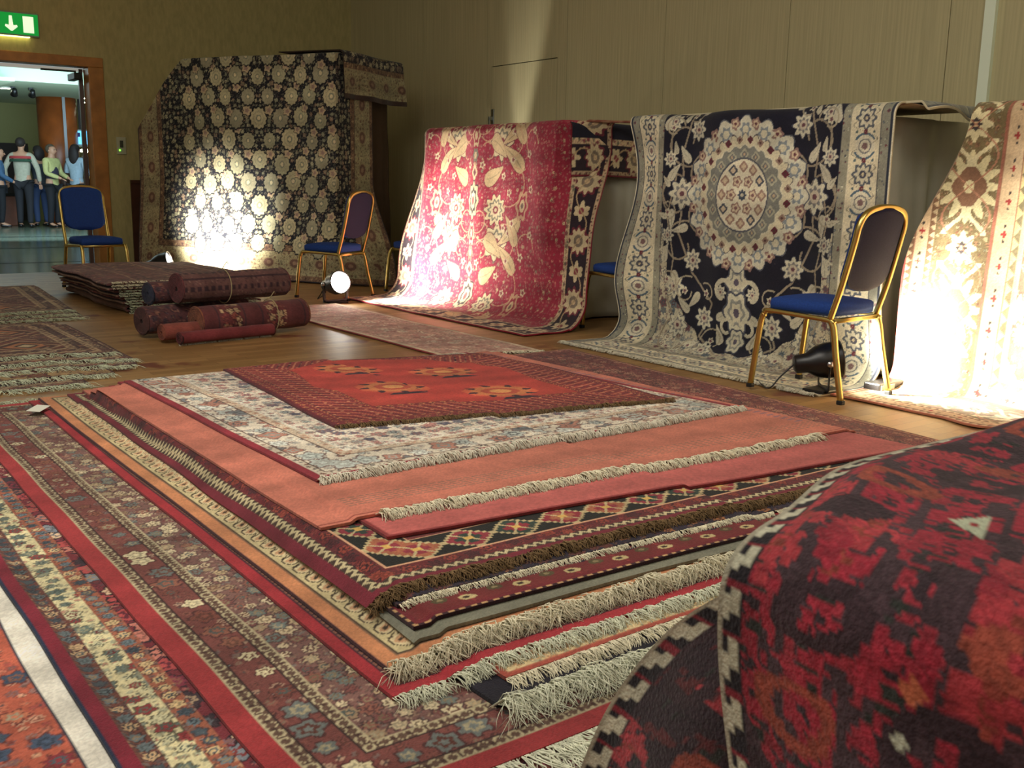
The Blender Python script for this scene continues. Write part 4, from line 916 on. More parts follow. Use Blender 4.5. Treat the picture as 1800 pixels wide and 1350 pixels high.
# ---- the olive bordered rug at the right
OW, OL = 2.6, 2.2
OLV = (112, 92, 52)
def cross_b(s, b, h):
    c = full(s.shape, (196, 160, 112)); q = (s/.16) % 1; y = b/h-.5
    c[((np.abs(q-.25)*.16 < .016) & (np.abs(y*h) < .005)) | ((np.abs(q-.25)*.16 < .005) & (np.abs(y*h) < .016))] = (170, 40, 36)
    c[np.hypot((q-.5)*.16-.5*y*h, y*h*1.2) < .009] = (60, 50, 44); c[np.hypot((q-0.02)*.16+.5*y*h, y*h*1.2) < .009] = (60, 50, 44)
    c[(np.abs(y) > .44)] = (150, 90, 60); return c
def olive_b(s, b, h):
    c = scatter(s, b, .075, 121, [(190, 110, 70), (150, 150, 110), (206, 186, 130), (120, 60, 40)], OLV, rr=(.1, .26), fill=.45, outline=(90, 66, 40))
    q = (s/.62) % 1; X = (q-.5)*.62; Y = (b/h-.5)*h
    r = np.hypot(X*.9, Y); th = np.arctan2(Y, X)
    c[r < .135*(1+.24*np.cos(12*th))] = (206, 190, 130); c[r < .088*(1+.1*np.cos(4*th))] = (130, 84, 54); c[r < .03] = (206, 190, 130)
    Xe = np.minimum(q, 1-q)*.62; r = np.hypot(Xe, Y); th = np.arctan2(Y, Xe)
    c[r < .075*(1+.2*np.cos(8*th))] = (210, 194, 136); c[r < .03*(1+.2*np.cos(8*th))] = (60, 50, 50); c[r < .012] = (210, 180, 120)
    for sg in (-1, 1):
        v = np.abs(Y-sg*(.06+.05*np.cos(X*26))); c[(v < .016) & (np.abs(np.abs(X)-.17) < .07)] = (208, 192, 136)
    c[np.abs(Y-.13*np.sin(2*np.pi*q)) < .005] = (180, 110, 76); c[np.abs(Y+.13*np.sin(2*np.pi*q)) < .005] = (180, 110, 76); return c
OB = [(.014, B_solid((170, 60, 50))), (.03, B_tri((200, 170, 120), (120, 80, 50), .04)), (.07, cross_b), (.03, B_tri((120, 80, 50), (200, 170, 120), .04)), (.30, olive_b), (.012, B_solid((160, 84, 60))), (.10, cross_b), (.035, B_tri((190, 160, 96), (110, 96, 60), .075)), (.03, B_solid((186, 150, 96)))]
def redor(U, V): return scatter(U, V, .15, 123, [(206, 180, 120), (190, 170, 110), (140, 120, 80)], (178, 72, 48), rr=(.2, .5), fill=.75, outline=(150, 60, 44), petals=(6, 12))
def olive_pos(U, V):
    o, z = hang_profile(V, 1.52, .40, .14); y = 3.17-U
    hang = smst(z, .1, .6); x = 5.02-o-.07*(1-smst(z, 0, 1.4))-hang*(.018*np.sin(U*7+2)+.01*np.sin(U*16+z*2))
    x = x-.05*smst(U, .60, .78)*smst(1.0-U, .05, .2)*(1-.5*smst(z, .2, 1.4))+.10*smst(U, .86, 1.0)*smst(1.3-z, 0, .8)
    cut = smst(z, .6, 1.5)                                      # upper left corner pulled back over the rack
    w = np.clip(.27*cut-U, 0, None); y = y-w*.80; x = x+w*.45
    t = np.clip(z-1.42, 0, None); zz = np.where(z > 1.42, 1.42+.08*np.sin(np.clip(t/.08, 0, math.pi/2)), z); x = x+np.where(z > 1.42, .08*(1-np.cos(np.clip(t/.08, 0, math.pi/2)))+np.clip(t-.125, 0, None), 0)
    zz = zz+(z < .02)*(.004+.004*(1+wav(U, V, 8, 9.))); return np.stack([x, y, zz], -1)
ob_ = drape_sheet('draped_rug', 'olive and rust rug with cream palmettes draped over the rack nearest the trim strip', OW, OL, olive_pos, OB, redor, .006, seed=203, Ltot=5, rimc=(190, 120, 90))
# ---- the tall dark rosette rug, far left
FW, FL = 3.25, 2.62
def rose_field(U, V):
    cx = FUL+.98; u = np.abs(U-cx)
    c = scatter(u, V, .052, 131, [(150, 146, 106), (124, 126, 98), (146, 112, 84), (170, 164, 122)], (22, 24, 34), rr=(.26, .50), fill=.8, outline=(28, 26, 34), petals=(4, 6))
    return c
def rose_canvas(cv, Wd, L):
    cx = FUL+.98; rs = np.random.RandomState(5)
    def ros(x, y, r, k):
        pc = [(172, 164, 118), (158, 154, 114), (184, 172, 124), (150, 144, 110)][k % 4]
        cv.flower(x, y, r, [(1.16, (20, 22, 32)), (1, pc), (.70, (150, 142, 108)), (.60, pc), (.34, (120, 124, 100)), (.2, (206, 190, 140))], k=12, amp=.07, sy=1.12)
    for j, y in enumerate(np.arange(.36, 2.7, .215)):
        off = (j % 2)*.13
        for i in range(5):
            x = .0 if i == 0 and j % 2 == 0 else off+i*.26-.0
            if x > 1.02: continue
            r = .072+.022*rs.rand(); yy = y+rs.uniform(-.03, .03); x2 = x+(rs.uniform(-.02, .02) if x > 0 else 0)
            ros(cx+x2, yy, r, j+i)
            if x2 > 0: ros(cx-x2, yy, r, j+i)
        for i in range(6):
            x = .13+off*.9+i*.22; 
            if x < 1.0:
                yy = y+.1+rs.uniform(-.02, .02); rr = .035+.015*rs.rand()
                for s in (-1, 1): cv.flower(cx+s*x, yy, rr, [(1.15, (20, 22, 32)), (1, (186, 160, 116)), (.5, (150, 116, 100))], k=5, amp=.2)
FB = [(.012, B_solid((40, 34, 40))), (.05, B_flow((120, 84, 58), [(170, 130, 84), (90, 60, 50), (150, 110, 70)], .05, 133, rr=(.25, .4), outline=(90, 60, 44))), (.005, B_solid((60, 44, 40))),
      (.24, lambda s, b, h: _fb(s, b, h)), (.005, B_solid((60, 44, 40))), (.06, B_flow((124, 88, 60), [(180, 140, 90), (90, 60, 50)], .05, 137, rr=(.25, .4), outline=(96, 64, 44)))]
def _fb(s, b, h):
    c = scatter(s, b, .04, 135, [(170, 160, 110), (140, 130, 90), (120, 84, 60)], (160, 146, 98), rr=(.2, .4), outline=(110, 96, 66)); q = (s/.33) % 1; X = (q-.5)*.33; Y = (b/h-.5)*h
    r = np.hypot(X*.75, Y); c[r < .06] = (150, 130, 86); c[r < .045] = (110, 72, 56); c[r < .02] = (150, 110, 80); return c
FUL = .70                                                       # part left of the rack
def rose_pos(U, V):
    ZT = 2.30; R = .03
    z = V+.01-.02
    z = np.clip(V, .0, None)*1.0+.012
    s = (U-FUL)                                                 # distance from rack's left end along the face; rack right end at s=1.95
    RW_ = 1.93
    wrap = np.clip(s-RW_, 0, None); spread = 1-smst(z, .1, 1.1)
    fl = .10*(1-smst(z, 0, 1.2))
    base = FC-fd*RW_
    sx = np.minimum(s, RW_)
    ang = .9*(1-spread)+.12*spread+.25*np.sin(z*3.1)*(1-spread)*0
    along = sx+wrap*(1-ang)*1.25; sidew = wrap*ang
    out = fl+.018*np.sin(U*5+1)+.008*np.sin(U*13+z)
    nrm = -sd
    x = base[0]+fd[0]*along+sd[0]*sidew+nrm[0]*out; y = base[1]+fd[1]*along+sd[1]*sidew+nrm[1]*out
    # left part drops off beyond the rack end
    lt = np.clip(FUL-U, 0, FUL)/FUL
    drop = .72*lt**1.15
    zmax = ZT-drop
    z = np.where(z > zmax, zmax, z)*1.0
    back_ = np.clip(V-zmax, 0, None)                            # goes over the top, backward
    x = x+sd[0]*np.minimum(back_, .5); y = y+sd[1]*np.minimum(back_, .5)
    z = z+.0+.02*(1-np.exp(-back_*12))
    tilt = lt*.10; x = x+sd[0]*tilt; y = y+sd[1]*tilt
    return np.stack([x, y, z], -1)
fr_ = drape_sheet('draped_rug', 'tall dark rug covered in cream rosettes draped over the highest rack by the corner', FW, FL, rose_pos, FB, rose_field, .0075, canvas=rose_canvas, seed=204, Ltot=6, rimc=(120, 110, 84))
side_hang('side_fold', tuple(FC+sd*.02+fd*.02), tuple(sd), 1.22, 2.335, .42, [(.05, B_solid((60, 40, 34)))]+FB[3:4]+FB[5:6]+[(.1, B_flow((22, 24, 36), [(170, 160, 120), (120, 100, 80)], .07, 139))], fr_, 41, over=.8, rimc=(60, 50, 40), dropf=lambda U: 1-.62*smst(U, .75, 1.22)*0, outn=tuple(fd), amp=.03, field=rose_field)

# ================================================================ BANQUET CHAIRS
def pillow_bm(wf, d, t, nx=26, ny=26, crown=.012, ez=.35, inset=None):
    """padded pad: width wf(v) at depth position v in 0..1, depth d, thickness t; local x across, y along, z up"""
    bm = bmesh.new(); vs = {}
    for s in (1, -1):
        for j in range(ny+1):
            for i in range(nx+1):
                u = i/nx*2-1; v = j/ny*2-1
                # squircle map: rounded corners
                k = .22; x = u*math.sqrt(1-k*v*v*(abs(u) ** 6)*1.2); y = v*math.sqrt(1-k*u*u*(abs(v) ** 6)*1.2)
                w = wf((v+1)/2)/2; e = max(abs(u), abs(v)); z = s*(t/2)*(max(0, 1-e**7)) ** .5+(crown*(1-u*u)*(1-v*v) if s > 0 else 0)
                if e >= .9999 and s < 0: vs[(s, i, j)] = vs[(1, i, j)]; continue
                vs[(s, i, j)] = bm.verts.new((x*w, y*d/2, z))
    for s in (1, -1):
        for j in range(ny):
            for i in range(nx):
                q = [vs[(s, i, j)], vs[(s, i+1, j)], vs[(s, i+1, j+1)], vs[(s, i, j+1)]]
                q = q if s > 0 else q[::-1]
                try: bm.faces.new(q)
                except ValueError: pass
    return bm
def xf(bm, M):
    for v in bm.verts: v.co = M @ v.co
    return bm
def make_chair():
    t = empty('banquet_chair')
    xs = .205
    # seat
    bm = pillow_bm(lambda v: .405+.035*v, .43, .075); xf(bm, Matrix.Translation((0, .025, .452))); bm_obj('seat', bm, M_BLUE, t, True)
    # frame under the seat
    parts = []
    for s in (-1, 1):
        parts.append(tube_arrays(smoothpath([(s*xs, .235, .385), (s*xs, .228, .408), (s*xs, .20, .418), (s*xs, 0, .412), (s*xs, -.15, .405), (s*xs, -.185, .392)], 5), 1, rect=(.026, .024), sides=10, upv=(1, 0, 0)))
    parts.append(tube_arrays([(-xs, .2, .413), (xs, .2, .413)], 1, rect=(.024, .024), sides=10)); parts.append(tube_arrays([(-xs, -.165, .400), (xs, -.165, .400)], 1, rect=(.024, .024), sides=10))
    v, f = merge(parts); from_arrays('seat_frame', v, f, M_GOLD, t)
    for s in (-1, 1):
        for nm, pts in (('front', [(s*xs, .232, .40), (s*xs, .246, .37), (s*(xs+.004), .262, .25), (s*(xs+.012), .285, 0.012)]),
                        ('rear', [(s*xs, -.165, .402), (s*xs, -.185, .36), (s*(xs+.004), -.212, .22), (s*(xs+.012), -.262, 0.012)])):
            v, f = tube_arrays(smoothpath(pts, 6), 1, rect=(.027, .026), sides=10, upv=(1, 0, 0)); lg = from_arrays('leg', v, f, M_GOLD, t)
            p = pts[-1]; bm = bmesh.new(); box_bm(bm, p[0]-.016, p[0]+.016, p[1]-.016, p[1]+.016, 0, .022, .004); bm_obj('foot_cap', bm, M_RUBBER, lg)
    # back frame: up one side, over, and down the other
    prof = [(-.160, .412), (-.178, .47), (-.205, .56), (-.235, .68), (-.262, .80), (-.276, .87)]
    right = [(.205 if z < .6 else .205-.012*(z-.6), y, z) for y, z in prof]
    top = [(.170, -.287, .925), (.10, -.293, .952), (0, -.295, .960), (-.10, -.293, .952), (-.170, -.287, .925)]
    path = right+top+[(-x, y, z) for x, y, z in right[::-1]]
    tube('back_frame', smoothpath(path, 6), 1, M_GOLD, t, rect=(.027, .026), sides=10, upv=(0, 1, 0))
    def backpad(name, t_, off, m, grow, lowcut=0):
        ys = np.linspace(0, 1, 25); nx = 20; bm = bmesh.new(); fr, bk = [], []
        for k, v in enumerate(ys):
            z = .545+v*(.952-.545); y = np.interp(z, [.41, .47, .56, .68, .80, .87, .925, .96], [-.160, -.178, -.205, -.235, -.262, -.276, -.287, -.295])
            lo = math.sqrt(max(0, 1-(1-min(1, v/.22))**2)); hi = math.sqrt(max(0, 1-(1-min(1, (1-v)/.16))**2))
            w = (.186+grow)*min(.30+.70*lo, .35+.65*hi)
            a, b = [], []
            for i in range(nx+1):
                u = i/nx*2-1; e = max(abs(u), abs(v*2-1)); th = t_*math.sqrt(max(0, 1-e**8)); cv = .018*(1-u*u)
                a.append(bm.verts.new((u*w, y+off+th-cv, z))); b.append(bm.verts.new((u*w, y+off-.0-cv, z)))
            fr.append(a); bk.append(b)
        for k in range(24):
            for i in range(nx):
                bm.faces.new((fr[k][i], fr[k][i+1], fr[k+1][i+1], fr[k+1][i])); bm.faces.new((bk[k][i], bk[k+1][i], bk[k+1][i+1], bk[k][i+1]))
            bm.faces.new((fr[k][0], fr[k+1][0], bk[k+1][0], bk[k][0])); bm.faces.new((fr[k][nx], bk[k][nx], bk[k+1][nx], fr[k+1][nx]))
        bm.faces.new(fr[0]+bk[0][::-1]); bm.faces.new(fr[-1][::-1]+bk[-1])
        return bm_obj(name, bm, m, t, True)
    backpad('backrest', .045, .012, M_BLUE, .012); backpad('back_panel', .012, -.004, M_NAVY, -.006)
    return t
def copy_tree(o, parent=None):
    c = o.copy(); COL.objects.link(c)
    if parent: c.parent = parent
    for ch in o.children: copy_tree(ch, c)
    return c
chair = make_chair()
spots = [((4.425, 3.245), 3, 'blue banquet chair with gold frame in front of the navy medallion rug'),
         ((4.28, 8.50), 30, 'blue banquet chair with gold frame before the tall rosette rug, beside a lit lamp'),
         ((2.62, 10.25), 186, 'blue banquet chair facing the room, standing by the open doorway'),
         ((5.16, 5.50), 0, 'blue banquet chair half hidden between the red rug and the navy rug'),
         ((5.22, 8.52), 92, 'blue banquet chair almost hidden behind the left edge of the red draped rug')]
for i, ((x, y), rz, lab) in enumerate(spots):
    c = chair if i == 0 else copy_tree(chair)
    c.location = (x, y, .0 if i else .012); c.rotation_euler = (0, 0, math.radians(rz)); tag(c, lab, 'chair', 'blue banquet chairs')

# ================================================================ FLOOR LAMPS
def lamp(label, loc, az, el, zc=.19, power=600, ang=70, beam=None, scale=1.0):
    t = empty('floor_spotlight', loc); tag(t, label, 'floor lamp', 'black floor spotlights')
    t.scale = (scale,)*3
    a, e = math.radians(az), math.radians(el); d = Vector((math.cos(a)*math.cos(e), math.sin(a)*math.cos(e), math.sin(e)))
    R = d.to_track_quat('Z', 'Y').to_matrix().to_4x4(); C0 = Vector((0, 0, zc))
    prof = [(.0, -.17), (.035, -.17), (.05, -.16), (.055, -.10), (.085, -.05), (.098, .0), (.10, .07), (.104, .075), (.104, .085), (.094, .085), (.092, .055)]
    n = 28; V = []; 
    for r, z in prof:
        for k in range(n): V.append(R @ Vector((r*math.cos(2*math.pi*k/n), r*math.sin(2*math.pi*k/n), z))+C0)
    F = [(i*n+k, i*n+(k+1) % n, (i+1)*n+(k+1) % n, (i+1)*n+k) for i in range(len(prof)-1) for k in range(n)]
    from_arrays('housing', [tuple(v) for v in V], F, M_BLACK, t)
    bm = bmesh.new(); bmesh.ops.create_cone(bm, cap_ends=True, segments=28, radius1=.092, radius2=.092, depth=.006, matrix=Matrix.Translation(C0) @ R @ Matrix.Translation((0, 0, .06))); bm_obj('lens', bm, M_LENS, t, True)
    side = Vector((-math.sin(a), math.cos(a), 0)); P = [tuple(C0+side*.115)]
    yk = smoothpath([tuple(C0+side*.115), tuple(C0+side*.118-Vector((0, 0, zc*.6))), tuple(side*.10+Vector((0, 0, .02))), tuple(Vector((0, 0, .014))), tuple(-side*.10+Vector((0, 0, .02))), tuple(C0-side*.118-Vector((0, 0, zc*.6))), tuple(C0-side*.115)], 5)
    tube('yoke', yk, 1, M_BLACK, t, rect=(.006, .03), sides=8, upv=tuple(d))
    for s in (-1, 1):
      bm = bmesh.new(); bmesh.ops.create_cone(bm, cap_ends=True, segments=12, radius1=.018, radius2=.018, depth=.02, matrix=Matrix.Translation(C0+side*s*.122) @ side.to_track_quat('Z', 'Y').to_matrix().to_4x4())
      bm_obj('knob', bm, mat('chrome_knob', (190, 190, 190), .25, 1), t, True)
    bm = bmesh.new(); box_bm(bm, -.09, .09, -.07, .07, 0, .016, .004); bm_obj('base_plate', bm, M_BLACK, t)
    bk = -d; tube('power_cable', smoothpath([tuple(C0+bk*.17), tuple(C0+bk*.24-Vector((0, 0, .06))), tuple(bk.xyz*.3*Vector((1, 1, 0))+Vector((0, 0, .006))), tuple(Vector((bk.x*.3+.14, bk.y*.3+.2, .006)))], 8), .0045, M_BLACK, t)
    p = Vector(loc)+(C0+d*.10)*scale
    if beam is not None: a2 = math.radians(beam); d = Vector((math.cos(a2)*math.cos(e), math.sin(a2)*math.cos(e), math.sin(e)))
    s = spot('floor_spotlight_beam', p, p+d, power, (1.0, .95, .84), ang, .75, .045)
    return t
lamp('black floor spotlight left of the tall rosette rug, behind the folded rugs', (3.33, 10.50, 0), -34, 14, .20, 520, 92, beam=28)
lamp('lit floor spotlight under the chair before the tall rosette rug', (4.07, 8.10, 0), -84, 12, .17, 360, 104, beam=-18)
lamp('black floor spotlight under the chair by the navy medallion rug, aimed right', (4.44, 3.24, .012), -40, 9, .17, 430, 110, scale=.95)
lamp('added unseen spotlight behind the red draped rug, making the light streak on the wall', (6.45, 9.0, 0), 0, 83, .19, 150, 17, scale=.9)  # added unseen lamp, stands in for light leaking onto the wall

pb = empty('power_block', (5.02, 3.36, 0)); tag(pb, 'black power block on the floor at the foot of the pale cloth', 'power strip')
bm = bmesh.new(); box_bm(bm, -.09, .14, -.05, .05, 0, .05, .008); bm_obj('case', bm, M_BLACK, pb)
bm = bmesh.new(); box_bm(bm, -.08, .04, -.054, -.049, .008, .04, .001); bm_obj('sticker', bm, mat('white_sticker', (225, 225, 205), .6), pb)
pb.location = (4.78, 3.12, 0)

# ================================================================ ROLLED RUGS
def roll(name, label, a, b, r, cols, endc, seed, parent=None, band=None, fr=None):
    a, b = Vector(a), Vector(b); L = (b-a).length; d = (b-a)/L
    up_ = Vector((0, 0, 1)); y_ = d.cross(up_).normalized(); z_ = y_.cross(d)
    t = empty(name, tuple(a)); tag(t, label, 'rolled rug', 'rolled up rugs')
    nu, nv = 90, int(L/.01); U, V = np.meshgrid(np.linspace(0, 1, nu), np.linspace(0, 1, nv))
    th = U*2*np.pi-.6; rr = r*(1-.10*U)*(1+.02*np.sin(V*23+seed)*np.sin(th*3))*(1-.12*(1-smst(V, 0, .02)))*(1-.12*smst(V, .98, 1)); rr = rr*(1+.05*np.cos(2*th))
    c = cols(U*2*np.pi*r, V*L)
    def ringpt(rad, th, x): return (np.array(a)-np.array(a))[None]+x[..., None]*np.array(d)+(rad*np.cos(th))[..., None]*np.array(y_)+(rad*np.sin(th))[..., None]*np.array(z_)
    P = ringpt(rr, th, V*L); C = finish(c, U, V, seed)
    nn = np.cross(np.gradient(P, axis=1)[5, 5], np.gradient(P, axis=0)[5, 5]); ce = P[5].mean(0)
    if nn @ (P[5, 5]-ce) < 0: P = P[:, ::-1]; C = C[:, ::-1]
    o = sheet('wrap', P, C, .008, parent=t, back=(130, 70, 50), stride=3)
    for nm, x, sg in (('rolled_end', 0., -1), ('rolled_end', L, 1)):
        nr, na = 30, 72; Rr, Th = np.meshgrid(np.linspace(.004, r*.96, nr), np.linspace(0, 2*np.pi, na))
        sp_ = (Rr/.010-Th/(2*np.pi)) % 1
        X = x+sg*(.004*np.sin(sp_*np.pi)-.004)+0*Rr-sg*.012*(Rr < r*.14)
        Rc = Rr*(1-.08*((Th+.6) % (2*np.pi))/(2*np.pi)*(Rr/r)); P = ringpt(Rc*(1+.05*np.cos(2*Th)), Th, X); c = full(Rr.shape, endc); c[sp_ < .3] = np.asarray(endc)*.55; c[Rr < r*.14] = (30, 20, 20)
        C = finish(c, Rr, Th, seed)
        n2 = np.cross(np.gradient(P, axis=1)[5, 5], np.gradient(P, axis=0)[5, 5])
        if (n2 @ np.array(d))*sg < 0: P = P[:, ::-1]; C = C[:, ::-1]
        sheet(nm, P, C, .01, parent=t, back=(100, 50, 40), stride=4)
    if band:
        pts = []
        for k in np.linspace(0, 2*np.pi, 30, endpoint=False): p = d*L*band+y_*(r*1.06*math.cos(k))+z_*(r*1.06*math.sin(k)); pts.append(tuple(p))
        v, f = tube_arrays(pts, .0035, sides=6, closed=True); v2, f2 = tube_arrays([tuple(d*L*band+z_*r*1.05), tuple(d*(L*band+.04)+z_*(r*1.05+.05)), tuple(d*(L*band+.06)+z_*(r*1.05+.03)-y_*.02)], .003, sides=6)
        v3, f3 = tube_arrays([tuple(d*L*band-y_*r*1.06), tuple(d*(L*band+.03)-y_*(r*1.06)-z_*.07), tuple(d*(L*band+.16)-y_*(r*1.05)-z_*.075)], .003, sides=6)
        v, f = merge([(v, f), (v2, f2), (v3, f3)]); from_arrays('string', v, f, mat('jute_string', (176, 160, 120), .9), t)
    if fr:
        ang, Lf, mm = fr; e = [tuple(d*(L*k)+y_*(r*1.02*math.cos(ang))+z_*(r*1.02*math.sin(ang))) for k in np.linspace(.02, .98, 20)]
        od = y_*(-math.sin(ang))+z_*math.cos(ang)
        fringe(t, e, tuple(od*-1 if od.z > 0 else od), Lf, m=mm, r=.0018, step=.002, curl=.5, seed=seed, lift=.006)
    return t
def rollc1(u, v):
    c = full(u.shape, (108, 66, 60)); b = (v/.105) % 1; q = (u/.1) % 1
    m1 = (u > .0); c = scatter(u, v, .022, 141, [(130, 90, 76), (80, 44, 48)], (104, 62, 58), rr=(.15, .35), fill=.6, outline=(90, 54, 54))
    row = np.abs(((u/.14) % 1)-.5) < .12; sq = ((v/.05) % 1 < .5) & row; c[sq] = (60, 36, 44); c[np.abs(((u/.14) % 1)-.5) > .46] = (60, 36, 44); return c
def rollc2(u, v):
    c = full(u.shape, (100, 40, 42)); q = (v/.34) % 1; c[(q > .28) & (q < .30) | (q > .33) & (q < .345) | (q > .9) & (q < .92)] = (60, 36, 44)
    g = scatter(u, v, .06, 143, [(190, 150, 100), (150, 60, 50)], (110, 40, 42), rr=(.25, .5), outline=(60, 30, 36)); mk = (q > .4) & (q < .85); c[mk] = g[mk]; return c
def rollc3(u, v): return scatter(u, v, .05, 145, [(70, 50, 60), (150, 90, 70)], (96, 48, 50), rr=(.2, .4), outline=(60, 36, 44))
roll('rolled_rug', 'large rolled rug with orange spiral end and pale fringe, lowest of the tied rolls', (2.30, 6.62, .118), (3.12, 6.74, .118), .112, rollc2, (150, 76, 44), 1, band=.68, fr=(2.6, .04, M_FR))
roll('rolled_rug', 'mauve brown rolled rug lying on top of the other rolls', (2.24, 6.80, .325), (3.06, 6.93, .325), .112, rollc1, (110, 40, 44), 2, band=.42)
roll('rolled_rug', 'rolled rug with a dark blue end, behind the top roll', (2.10, 6.96, .285), (2.86, 7.10, .285), .085, rollc3, (44, 50, 76), 3)
roll('rolled_rug', 'dark rolled rug on the floor at the back left of the rolls', (2.02, 6.86, .115), (2.80, 7.02, .115), .105, rollc3, (90, 44, 40), 4)
roll('rolled_rug', 'thin red rolled rug with a white fringe at the front of the rolls', (2.12, 6.42, .05), (2.80, 6.52, .05), .043, lambda u, v: full(u.shape, (126, 36, 40)), (90, 30, 34), 5, fr=(-2.2, .06, M_FRW))
roll('rolled_rug', 'small rust coloured rolled rug squeezed between the bigger rolls', (2.06, 6.58, .07), (2.60, 6.66, .07), .06, lambda u, v: full(u.shape, (140, 56, 44)), (150, 66, 44), 6)

# ================================================================ FOLDED RUGS IN A STACK
def folded(label, x0, x1, y0, y1, z0, nl, th, col, seed, frm=M_FRD, lo=.0):
    """a rug folded back and forth: profile in x-z swept along y"""
    t = empty('folded_rug', (x0, y0, z0)); tag(t, label, 'folded rug', 'folded rugs in the stack')
    pts = []; Wd = x1-x0
    for k in range(nl):
        z = th*(k+.5); xs_ = np.linspace(.02+.0*k, Wd-.02, 80)
        if k % 2: xs_ = xs_[::-1]
        for x in xs_: pts.append((x, z))
        if k < nl-1:
            xe = xs_[-1]; s = 1 if k % 2 == 0 else -1
            for a in (-.8, 0, .8): pts.append((xe+s*th*.55*math.cos(a), th*(k+1)+th*.5*math.sin(a)))
    # thick outline of the sheet as a strip of 2 surfaces
    C2 = np.array(pts); s = np.r_[0, np.cumsum(np.linalg.norm(np.diff(C2, axis=0), axis=1))]
    ys = np.linspace(0, y1-y0, max(20, int((y1-y0)/.014))); Sg, Yg = np.meshgrid(s, ys)
    X = np.interp(Sg, s, C2[:, 0])+.012*np.sin(Yg*5+seed)+.006*np.sin(Yg*13+Sg*3); Z = np.interp(Sg, s, C2[:, 1])
    Z = Z*(1-.16*smst(X, Wd*.55, Wd)-.18*(1-smst(X, 0, .09)))+.004*np.sin(Yg*4+X*5+seed); Yy = Yg+.012*np.sin(Sg*2.3+seed)*(1-smst(Yg, 0, .2))
    P = np.stack([X, Yy, Z], -1); fin = 5
    c = col(Sg, Yg); C = finish(c, Sg, Yg, seed)
    nn = np.cross(np.gradient(P, axis=1)[5, 12], np.gradient(P, axis=0)[5, 12])
    if nl % 2 == 0: P = P[:, ::-1]; C = C[:, ::-1]
    o = sheet('folded_pile', P, C, th*.62, parent=t, back=col(np.zeros((1, 1)), np.zeros((1, 1)))[0, 0]*.8, stride=2)
    for k in range(nl):
        e = [(x, -.0, th*(k+.35)*(1-.16*float(smst(np.array(x), Wd*.55, Wd)))) for x in np.linspace(.04, Wd-.05, 12)]
        fringe(t, e, (0, -1, 0), .05+.02*(k % 2), m=frm, r=.0022, step=.005, curl=.5, seed=seed*5+k, lift=.006, z0=.01)
    return t
def fc(bg, pal, sd_):
    def f(s, y):
        c = scatter(s, y, .09, sd_, pal, bg, rr=(.2, .45), outline=tuple(np.asarray(bg)*.6)); e = np.minimum(y, 9)
        c[(e > .05) & (e < .07)] = (150, 120, 90); c[(e > .16) & (e < .18)] = (40, 30, 40); q = (s/.4) % 1; c[(q < .03)] = (150, 110, 84); c[(q > .25) & (q < .30)] = (60, 40, 50); return c
    return f
P1 = [(130, 60, 50), (90, 40, 46), (160, 110, 84)]
folded('lowest folded rug of the stack, brown red with several pale fringes', 2.28, 3.42, 8.18, 9.95, .0, 4, .020, fc((96, 44, 42), P1, 151), 1)
folded('second folded rug from the floor in the stack, bright brick red', 2.24, 3.40, 8.16, 9.98, .082, 3, .020, fc((130, 46, 44), P1, 152), 2)
folded('folded rug with a red patterned edge, just under the top folded rug', 2.20, 3.40, 8.14, 9.9, .144, 3, .020, fc((108, 50, 46), P1, 153), 3)
folded('topmost folded rug of the stack, mauve red with dark stripes', 2.14, 3.42, 8.12, 9.96, .206, 3, .022, fc((112, 60, 60), P1, 154), 4, frm=M_FR)

# ================================================================ THE NEAR RUG DRAPED OVER A TABLE
tb = empty('folding_table', (.68, .45, 0)); tag(tb, 'table hidden beneath the dark red knotted rug in the near right corner', 'table')
box('tabletop', 0, 1.3, -1.1, 0, .745, .770, mat('table_wood', (120, 90, 60), .6), tb, .004)
for lx, ly in ((.05, -.05), (1.25, -.05), (.05, -1.05), (1.25, -1.05)):
    v, f = tube_arrays([(lx, ly, 0), (lx, ly, .745)], .016, sides=12); from_arrays('leg', v, f, mat('grey_steel', (130, 130, 130), .4, 1), tb)
def knot(u, v, seed, k=.0042):
    """quantise to knots with ragged steps"""
    return np.floor(u/k)*k+k/2, np.floor(v/(k*1.15))*(k*1.15)+k*.6
def near_pat(dark):
    def f(u, v):
        u, v = knot(u, v, 0)
        j = .012*np.sign(np.sin(v*150+np.sin(u*60)*2))*(hsh(np.floor(u/.0042), np.floor(v/.012), 3) > .4); U2 = u+j
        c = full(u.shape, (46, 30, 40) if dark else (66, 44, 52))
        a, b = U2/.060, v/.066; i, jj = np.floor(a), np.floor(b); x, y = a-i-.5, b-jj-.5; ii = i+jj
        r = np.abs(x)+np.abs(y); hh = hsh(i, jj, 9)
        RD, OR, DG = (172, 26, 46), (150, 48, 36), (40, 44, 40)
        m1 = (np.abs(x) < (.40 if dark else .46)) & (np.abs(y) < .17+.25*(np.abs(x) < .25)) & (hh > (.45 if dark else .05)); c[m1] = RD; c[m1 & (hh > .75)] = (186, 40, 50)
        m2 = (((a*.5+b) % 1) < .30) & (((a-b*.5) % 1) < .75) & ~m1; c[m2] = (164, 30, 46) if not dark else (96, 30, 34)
        c[(r < .16)] = (52, 36, 44); c[(r < .16) & (hh > .7)] = OR
        m3 = (np.abs(x) > .44) & (np.abs(y) < .2) & (hh < .5); c[m3] = DG
        g = wav(u, v, 77, 44., 5); c[(g > .28) & (g < .52)] = (54, 34, 42); c[(g < -.34) & (g > -.5)] = (158, 56, 38)
        n = hsh(np.floor(u/.0042), np.floor(v/.005), 17); return c*(.86+.28*n)[..., None]
    return f
